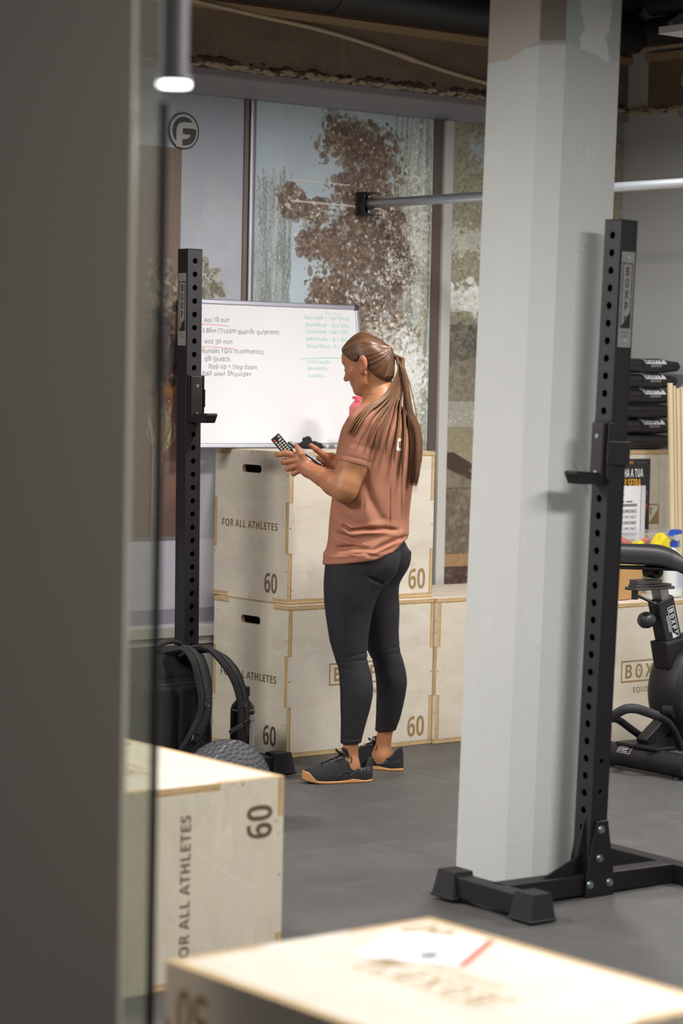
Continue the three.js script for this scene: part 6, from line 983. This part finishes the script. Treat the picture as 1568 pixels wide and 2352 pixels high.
    const topOn = (x, z) => { let y = 0.13; const F = upF(0); for (let k = 0; k < 80; k++) { const d = F(x, y, z); if (d < 0.0005) break; y -= clamp(d * 0.6, 0.0005, 0.003); } return y; };
    // heel counter lines, eyelet strip, tongue and laces
    for (const dir of [-1, 1]) {
      part('overlay', tube([[0.1, 0.028], [0.085, 0.038], [0.062, 0.044], [0.04, 0.05], [0.024, 0.058]].map(([z, y]) => on(0, y, z, dir)), 0.0013, 30, 6), trimM, up);
      part('overlay', tube([[0.098, 0.04], [0.115, 0.044], [0.135, 0.036], [0.155, 0.022]].map(([z, y]) => on(0, y, z, dir)), 0.0013, 24, 6), trimM, up);
      const ey = []; for (let k = 0; k < 6; k++) { const z = 0.118 + k * 0.0155, x = offX(z) + dir * (0.018 - k * 0.0008); ey.push([x, topOn(x, z) + 0.0005, z]); } part('eyelet_strip', ribbon(ey, 0.014, 0.003, [dir * 0.5, 1, 0.2], 20), trimM, up);
    }
    const tg = part('tongue', surfaceNet((x, y, z) => { const c = -0.5, s = 0.87, zz = z - 0.103, yy = y - 0.105; const a = zz * s - yy * c * -1, b = yy * s + zz * c * -1; return rboxF([0, 0, 0], [0.021, 0.024, 0.006], 0.006)(x - offX(0.1), zz * 0.42 + yy * 0.91, zz * 0.91 - yy * 0.42); }, [-0.04, 0.07, 0.07], [0.04, 0.14, 0.135], 0.0035), black, g);
    const knot = [offX(0.125), topOn(offX(0.125), 0.125) + 0.006, 0.126];
    for (let k = 0; k < 5; k++) { const z = 0.124 + k * 0.0165, w = 0.0185 - k * 0.0008, pts = []; for (let q = -3; q <= 3; q++) { const x = offX(z) + q / 3 * w; pts.push([x, topOn(x, z) + 0.0028, z + q * 0.0012 * (k & 1 ? 1 : -1)]); } part('lace', tube(pts, 0.0026, 18, 6), laceM, up); }
    for (const dir of [-1, 1]) part('lace', tube([knot, [knot[0] + dir * 0.016, knot[1] + 0.012, knot[2] + 0.012], [knot[0] + dir * 0.034, knot[1] + 0.012, knot[2] + 0.004], [knot[0] + dir * 0.03, knot[1] + 0.002, knot[2] - 0.006], [knot[0] + dir * 0.008, knot[1] + 0.002, knot[2] - 0.003], knot], 0.0022, 40, 6), laceM, up);
    for (const dir of [-1, 1]) part('lace', tube([knot, [knot[0] + dir * 0.018, knot[1] - 0.001, knot[2] - 0.02], [knot[0] + dir * 0.033, knot[1] - 0.012, knot[2] - 0.034], [knot[0] + dir * 0.038, knot[1] - 0.03, knot[2] - 0.03]], 0.0022, 26, 6), laceM, up);
    part('lace_tag', at(rbox(0.006, 0.003, 0.026, 0.001), offX(0.158), topOn(offX(0.158), 0.158) + 0.006, 0.158, 0.3), std('#b9566a', 0.4, 0.3), up, 'pink metal lace tag');
    if (side === 1) { // outlined letters on the outer heel
      const t = tex(canvas(256, 160, (c2, w, h) => { c2.clearRect(0, 0, w, h); c2.strokeStyle = '#77777c'; c2.lineWidth = 6; c2.font = 'bold 130px sans-serif'; c2.save(); c2.transform(1, 0, -0.25, 1, 40, 0); c2.strokeText('TYR', 10, 128); c2.restore(); }));
      const P = [], U = [], I = [], nu = 8, nv = 6; for (let j = 0; j <= nv; j++) for (let i = 0; i <= nu; i++) { const z = lerp(0.066, 0.014, i / nu), y = lerp(0.034, 0.058, j / nv) + (i / nu) * 0.005, q = on(0, y, z, 1); P.push(q[0] + 0.0012, q[1], q[2]); U.push(i / nu, j / nv); } for (let j = 0; j < nv; j++) for (let i = 0; i < nu; i++) { const a = j * (nu + 1) + i; I.push(a, a + 1, a + nu + 1, a + 1, a + nu + 2, a + nu + 1); }
      const gg = new THREE.BufferGeometry(); gg.setAttribute('position', new THREE.Float32BufferAttribute(P, 3)); gg.setAttribute('uv', new THREE.Float32BufferAttribute(U, 2)); gg.setIndex(I); gg.computeVertexNormals();
      part('print', gg, std('#ffffff', 0.6, 0, { map: t, transparent: true, side: THREE.DoubleSide }), up, 'grey outlined letters');
    } else part('emblem', at(merge([0, 1, 2].map((k) => tube([[0.085, 0.024 + k * 0.005], [0.065, 0.027 + k * 0.005], [0.045, 0.031 + k * 0.005]].map(([z, y]) => on(0, y, z, 1)), 0.0014, 16, 6)))), std('#4a4a52', 0.5), up, 'grey wing emblem');
    return g;
  }
  shoe(1, [0.116, -0.022], [0.225, 0.235], 'left shoe, toe turned outward');
  shoe(-1, [-0.14, -0.118], [-0.253, 0.136], 'right shoe, toe towards the wall');
  // ---------------- what she holds: separate things, placed in her hands
  const toWorld = (g) => { o.updateMatrixWorld(true); g.applyMatrix4(o.matrixWorld); return g; };
  o.updateMatrixWorld(true);
  const rm = thing('remote_control', 'black remote control with white buttons in the woman\'s left hand', 'remote control');
  const RM = new THREE.Matrix4().makeBasis(V(0, 0.66, -0.75).normalize(), V(0.0, 0.75, 0.66).normalize(), V(1, 0, 0)); // right, up, face
  RM.setPosition(0.094, 1.243, 0.343); const rq = o.matrixWorld.clone().multiply(RM); rq.decompose(rm.position, rm.quaternion, rm.scale);
  part('case', rbox(0.039, 0.088, 0.01, 0.004, 3), std('#1e1b2c', 0.4), rm); part('face', at(rbox(0.034, 0.082, 0.002, 0.0008), 0, 0, 0.0045), std('#151318', 0.5), rm);
  part('power_button', at(cyl(0.0042, 0.0042, 0.002, 18), -0.0105, 0.031, 0.0062, HALF_PI), std('#e0343c', 0.4), rm, 'red round button');
  const bG = rbox(0.0068, 0.0058, 0.002, 0.001), bW = std('#efe9dc', 0.5), inkM = std('#3c3632', 0.6), inkG = rbox(0.0026, 0.0026, 0.0006, 0.0002, 1);
  const btn = (x, y, w = 1) => { const b = part('button', bG, bW, rm); b.position.set(x, y, 0.0058); b.scale.x = w; const q = part('symbol', inkG, inkM, b); q.position.set(0, 0, 0.001); q.scale.x = 1 / w; };
  btn(0.011, 0.033); btn(0.0075, 0.0215, 1.9); btn(-0.0105, 0.0215); for (let r = 0; r < 5; r++) for (let c = 0; c < 3; c++) btn((c - 1) * 0.0105, 0.011 - r * 0.0098);
  const ph = thing('phone', 'grey edged phone lying across the woman\'s hands behind the remote', 'phone');
  const PM = new THREE.Matrix4().makeBasis(V(1, 0, 0), V(0, -0.545, -0.838).normalize().multiplyScalar(-1), V(0, 0.838, -0.545).normalize()); PM.setPosition(0.03, 1.2135, 0.262); o.matrixWorld.clone().multiply(PM).decompose(ph.position, ph.quaternion, ph.scale);
  part('case', rbox(0.072, 0.15, 0.0095, 0.0035, 3), std('#5d5f63', 0.3, 0.7), ph); part('screen', at(rbox(0.067, 0.145, 0.001, 0.0004, 1), 0, 0, 0.0048), std('#0c0d10', 0.15), ph);
  for (const y of [0.01, -0.02]) part('side_button', at(rbox(0.002, 0.014, 0.003, 0.0008), 0.0365, y, 0), std('#3f4145', 0.3, 0.7), ph);
}

renderer.render(scene, camera);
